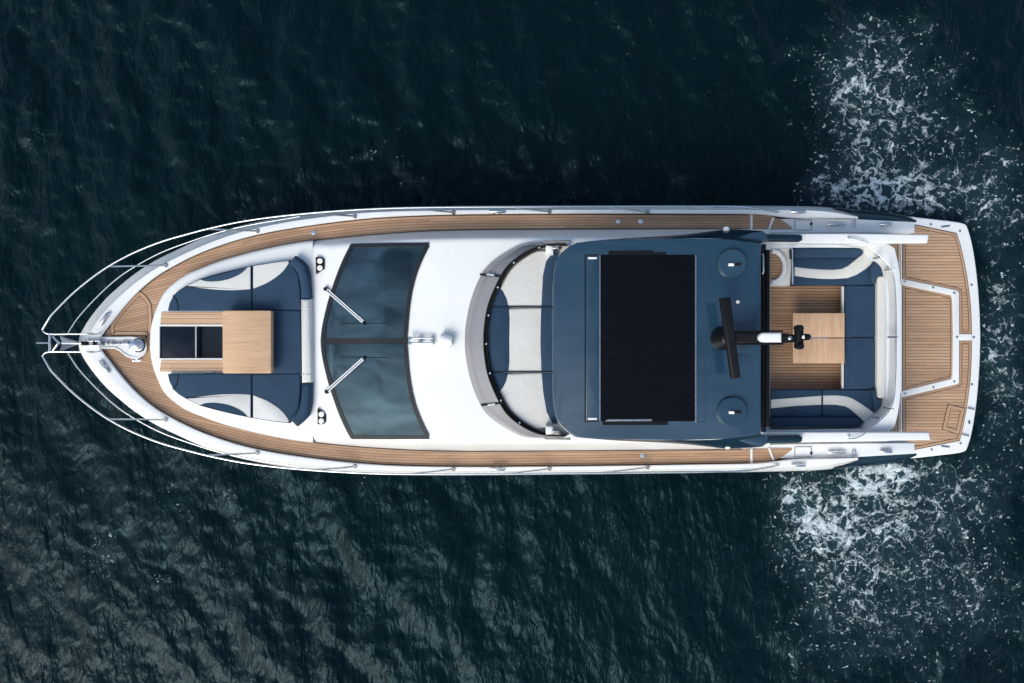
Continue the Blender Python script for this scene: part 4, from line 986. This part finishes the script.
# sun deck pads behind the wind deflector
GS = 'sun pads under the wind deflector'
def cl(x0, y0): return (x0, y0)
li = [(x+4.5, y+(1.6 if y < 341 else -1.6)) for x, y in DEFI]
li = [p for p in li if p[0] < 541]
upL = sorted([p for p in li if p[1] < 306.4], key=lambda p: p[1]); miL = sorted([p for p in li if 307 < p[1] < 371.4], key=lambda p: p[1]); dnL = sorted([p for p in li if p[1] > 372], key=lambda p: p[1])
nav_u = [(497.5, 286.5), (503, 291), (506.6, 298.4), (508.6, 306.2), (490.3, 306.2), (494, 296)]
nav_m = [(490, 307.2), (508.8, 307.2), (509.8, 318), (509.4, 341), (509.6, 362), (508.6, 371.2), (491, 371.2), (488.6, 356), (488, 341), (488.6, 322)]
nav_d = [(491.4, 373), (508.2, 373), (506.4, 381), (503, 388), (499.2, 392), (495, 383)]
bk_u = [(552.5, 252.6), (546, 261), (542.8, 275), (541.2, 306.2), (556, 306.2), (558, 252.6)]
bk_m = [(541, 307.2), (540.2, 341), (541.2, 371.2), (556, 371.2), (556, 307.2)]
bk_d = [(541.4, 373), (543, 392), (546.5, 412), (552.5, 424), (558, 424), (556, 373)]
sz = 2.79
cushion('sun_pad', 'cream and navy sun pad behind the wind deflector, uppermost of three in the photo', 'sun pad', GS, upL+[(556, 306.6), (557, 252), (541, 250.5)], sz, 2.65, (('navy_corner', shr(nav_u, .15), NAVYF, .008), ('navy_band', shr(bk_u, .15), NAVYF, .012)), CREAMF)
cushion('sun_pad', 'cream and navy sun pad behind the wind deflector, middle one of three', 'sun pad', GS, miL+[(556, 371.6), (556, 306.8)], sz, 2.65, (('navy_corner', shr(nav_m, .15), NAVYF, .008), ('navy_band', shr(bk_m, .15), NAVYF, .012)), CREAMF)
cushion('sun_pad', 'cream and navy sun pad behind the wind deflector, lowest of three in the photo', 'sun pad', GS, dnL+[(541, 428.5), (557, 425.5), (556, 371.9)], sz, 2.65, (('navy_corner', shr(nav_d, .15), NAVYF, .008), ('navy_band', shr(bk_d, .15), NAVYF, .012)), CREAMF)
mid_pad = [q for q in bpy.data.objects if q.get('category') == 'sun pad' and 'middle' in q['label']][0]
for y in (306.5, 371.7): tube('piping', [W(489.5, y, sz+.004), W(508, y, sz+.010), W(541, y, sz+.012), W(555, y, sz+.014)], 0.012, NAVYDK, mid_pad, 6)
# little chrome fittings at the hardtop's front corners
for f in (False, True):
    L_ = [(545, 241.9), (570, 241.2)]; L2 = [(553, 247.6), (560, 247.2)]; L_, L2 = (mir(L_), mir(L2)) if f else (L_, L2)
    tube('canopy_strut', [W(*L_[0], 2.98), W(*L_[1], 3.40)], 0.02, STEEL, ht, 8); tube('canopy_hinge', [W(*L2[0], 3.08), W(*L2[1], 3.42)], 0.035, STEEL, ht, 8)
    bx = rect(546, 245.5, 553.5, 254); solid('strut_mount', mir(bx) if f else bx, 3.05, 2.6, WHITE, ht, 0.03)

# cockpit sofa cushions
GC = 'cockpit sofa cushions'
kz, k0 = 1.86, 1.70; bz_ = 2.0
cushion('sofa_back_cushion', 'long navy backrest cushion of the upper cockpit sofa', 'cushion', GC, [(794.4, 248), (860.2, 248), (864.4, 252), (858.5, 257.4), (794.6, 257.6)], bz_, k0, bevel=0.05)
st_u = [(794.4, 266.6), (808, 268.2), (821.5, 269.2), (834, 269.4), (842, 268.4), (848, 265.6), (853, 261.5), (864.6, 252.3), (874.6, 262.3), (866, 269), (857, 275), (848, 278.2), (834, 279.3), (821.5, 279), (808, 278), (794.4, 276)]
seat_u = [(794.4, 257.9), (858.6, 257.8), (864.8, 252.4), (875, 262.2), (876.6, 284.4), (792.4, 285.8)]
cushion('sofa_cushion', 'navy cockpit seat cushion with curved cream stripe, beside the round teak step', 'cushion', GC, seat_u, kz, k0, (('cream_stripe', shr(st_u, .3), CREAMF, .008),))
cushion('sofa_corner_cushion', 'small navy corner cushion at the top end of the cream strip', 'cushion', GC, [(874.9, 261.5), (878.6, 263.4), (882.6, 268.4), (883.4, 275.6), (877.4, 276.2), (876, 284.2), (871.5, 281), (871, 268)], bz_-.02, k0)
for lab_, P_ in (('plain navy stern seat cushion, next to the corner cushion on the round-step side', [(845.2, 285.6), (876.4, 285.2), (877.2, 310), (877.4, 336.9), (845.0, 336.9)]), ('plain navy stern seat cushion, beside the half of the table away from the round step', [(845.0, 337.5), (877.4, 337.5), (877.4, 362), (876.8, 388.6), (844.8, 389.4)])):
    cushion('sofa_cushion', lab_, 'cushion', GC, P_, kz, k0)
cushion('sofa_back_cushion', 'long narrow cream backrest strip across the stern', 'cushion', GC, rrect(877.4, 276, 885.4, 398.4, 3.2), 1.95, k0, (), CREAMF, 0.045)
st_l = [(770.8, 399.4), (796, 397.4), (821.8, 395.4), (821.8, 405), (796, 406.2), (770.8, 408.6)]
st_r = [(823, 395.3), (836, 395), (846, 396), (853, 398.4), (860, 402.6), (874.6, 412.6), (864.6, 422.8), (856, 414.4), (850, 409.2), (845, 406.6), (836, 405.1), (823, 405)]
cushion('sofa_cushion', 'navy cockpit seat cushion with straight cream stripe, nearest the hardtop', 'cushion', GC, [(771, 389.6), (822.1, 389.6), (822.1, 417.6), (771, 417.6)], kz, k0, (('cream_stripe', shr(st_l, .3), CREAMF, .008),))
cushion('sofa_cushion', 'navy cockpit corner seat cushion with cream stripe bending towards the stern, lower side', 'cushion', GC, [(822.9, 389.6), (872, 389.8), (874.8, 412.6), (864.6, 422.8), (858.6, 417.6), (822.9, 417.6)], kz, k0, (('cream_stripe', shr(st_r, .3), CREAMF, .008),))
cushion('sofa_back_cushion', 'long navy backrest cushion of the lower cockpit sofa', 'cushion', GC, [(771.4, 418), (858.4, 418), (864.2, 423), (860, 426.6), (773, 427)], bz_, k0, bevel=0.05)
cushion('sofa_corner_cushion', 'small navy corner cushion at the bottom end of the cream strip', 'cushion', GC, [(872.4, 390.6), (876.6, 390.6), (877.4, 398.6), (882.4, 399.6), (881.6, 406), (875.6, 412.4)], bz_-.02, k0)

# ------------------------------------------------------------------ tables
tb = thing('lounge_table', 'square pale teak table over the navy bow lounge cushions', 'table', W(247, 342, 2.1))
bm = bmesh.new(); add_solid(bm, rrect(222.4, 310.6, 271, 373.4, 1.6, 3), 2.55, 2.39, 0.012, 2); link('tabletop', bm, TEAK_T, tb, 30, 'xy')
c = W(250, 342, 2.3); lathe('pedestal', c, [(0.14, 2.27), (0.13, 2.30), (0.055, 2.33), (0.055, 2.36), (0.10, 2.39)], STEEL, tb, 24)
ct = thing('cockpit_table', 'two-leaf pale teak table on the cockpit sole beside the navy stern seat', 'table', W(819, 338, SZ))
for y0, y1 in ((313.2, 337.3), (338.4, 363.2)):
    bm = bmesh.new(); add_solid(bm, rect(793, y0, 844.6, y1), 2.06, 2.01, 0.006, 2); link('table_leaf', bm, TEAK_T, ct, 30, 'yx')
bm = bmesh.new(); add_solid(bm, rect(817.9, 313.4, 818.3, 363), 2.0615, 2.05); link('leaf_seam', bm, TEAK_S, ct, 0, 'xy')
c = W(819, 338, 2.0); lathe('pedestal', c, [(0.22, SZ), (0.2, SZ+.03), (0.07, SZ+.06), (0.07, 1.96), (0.16, 2.01)], STEEL, ct, 24)
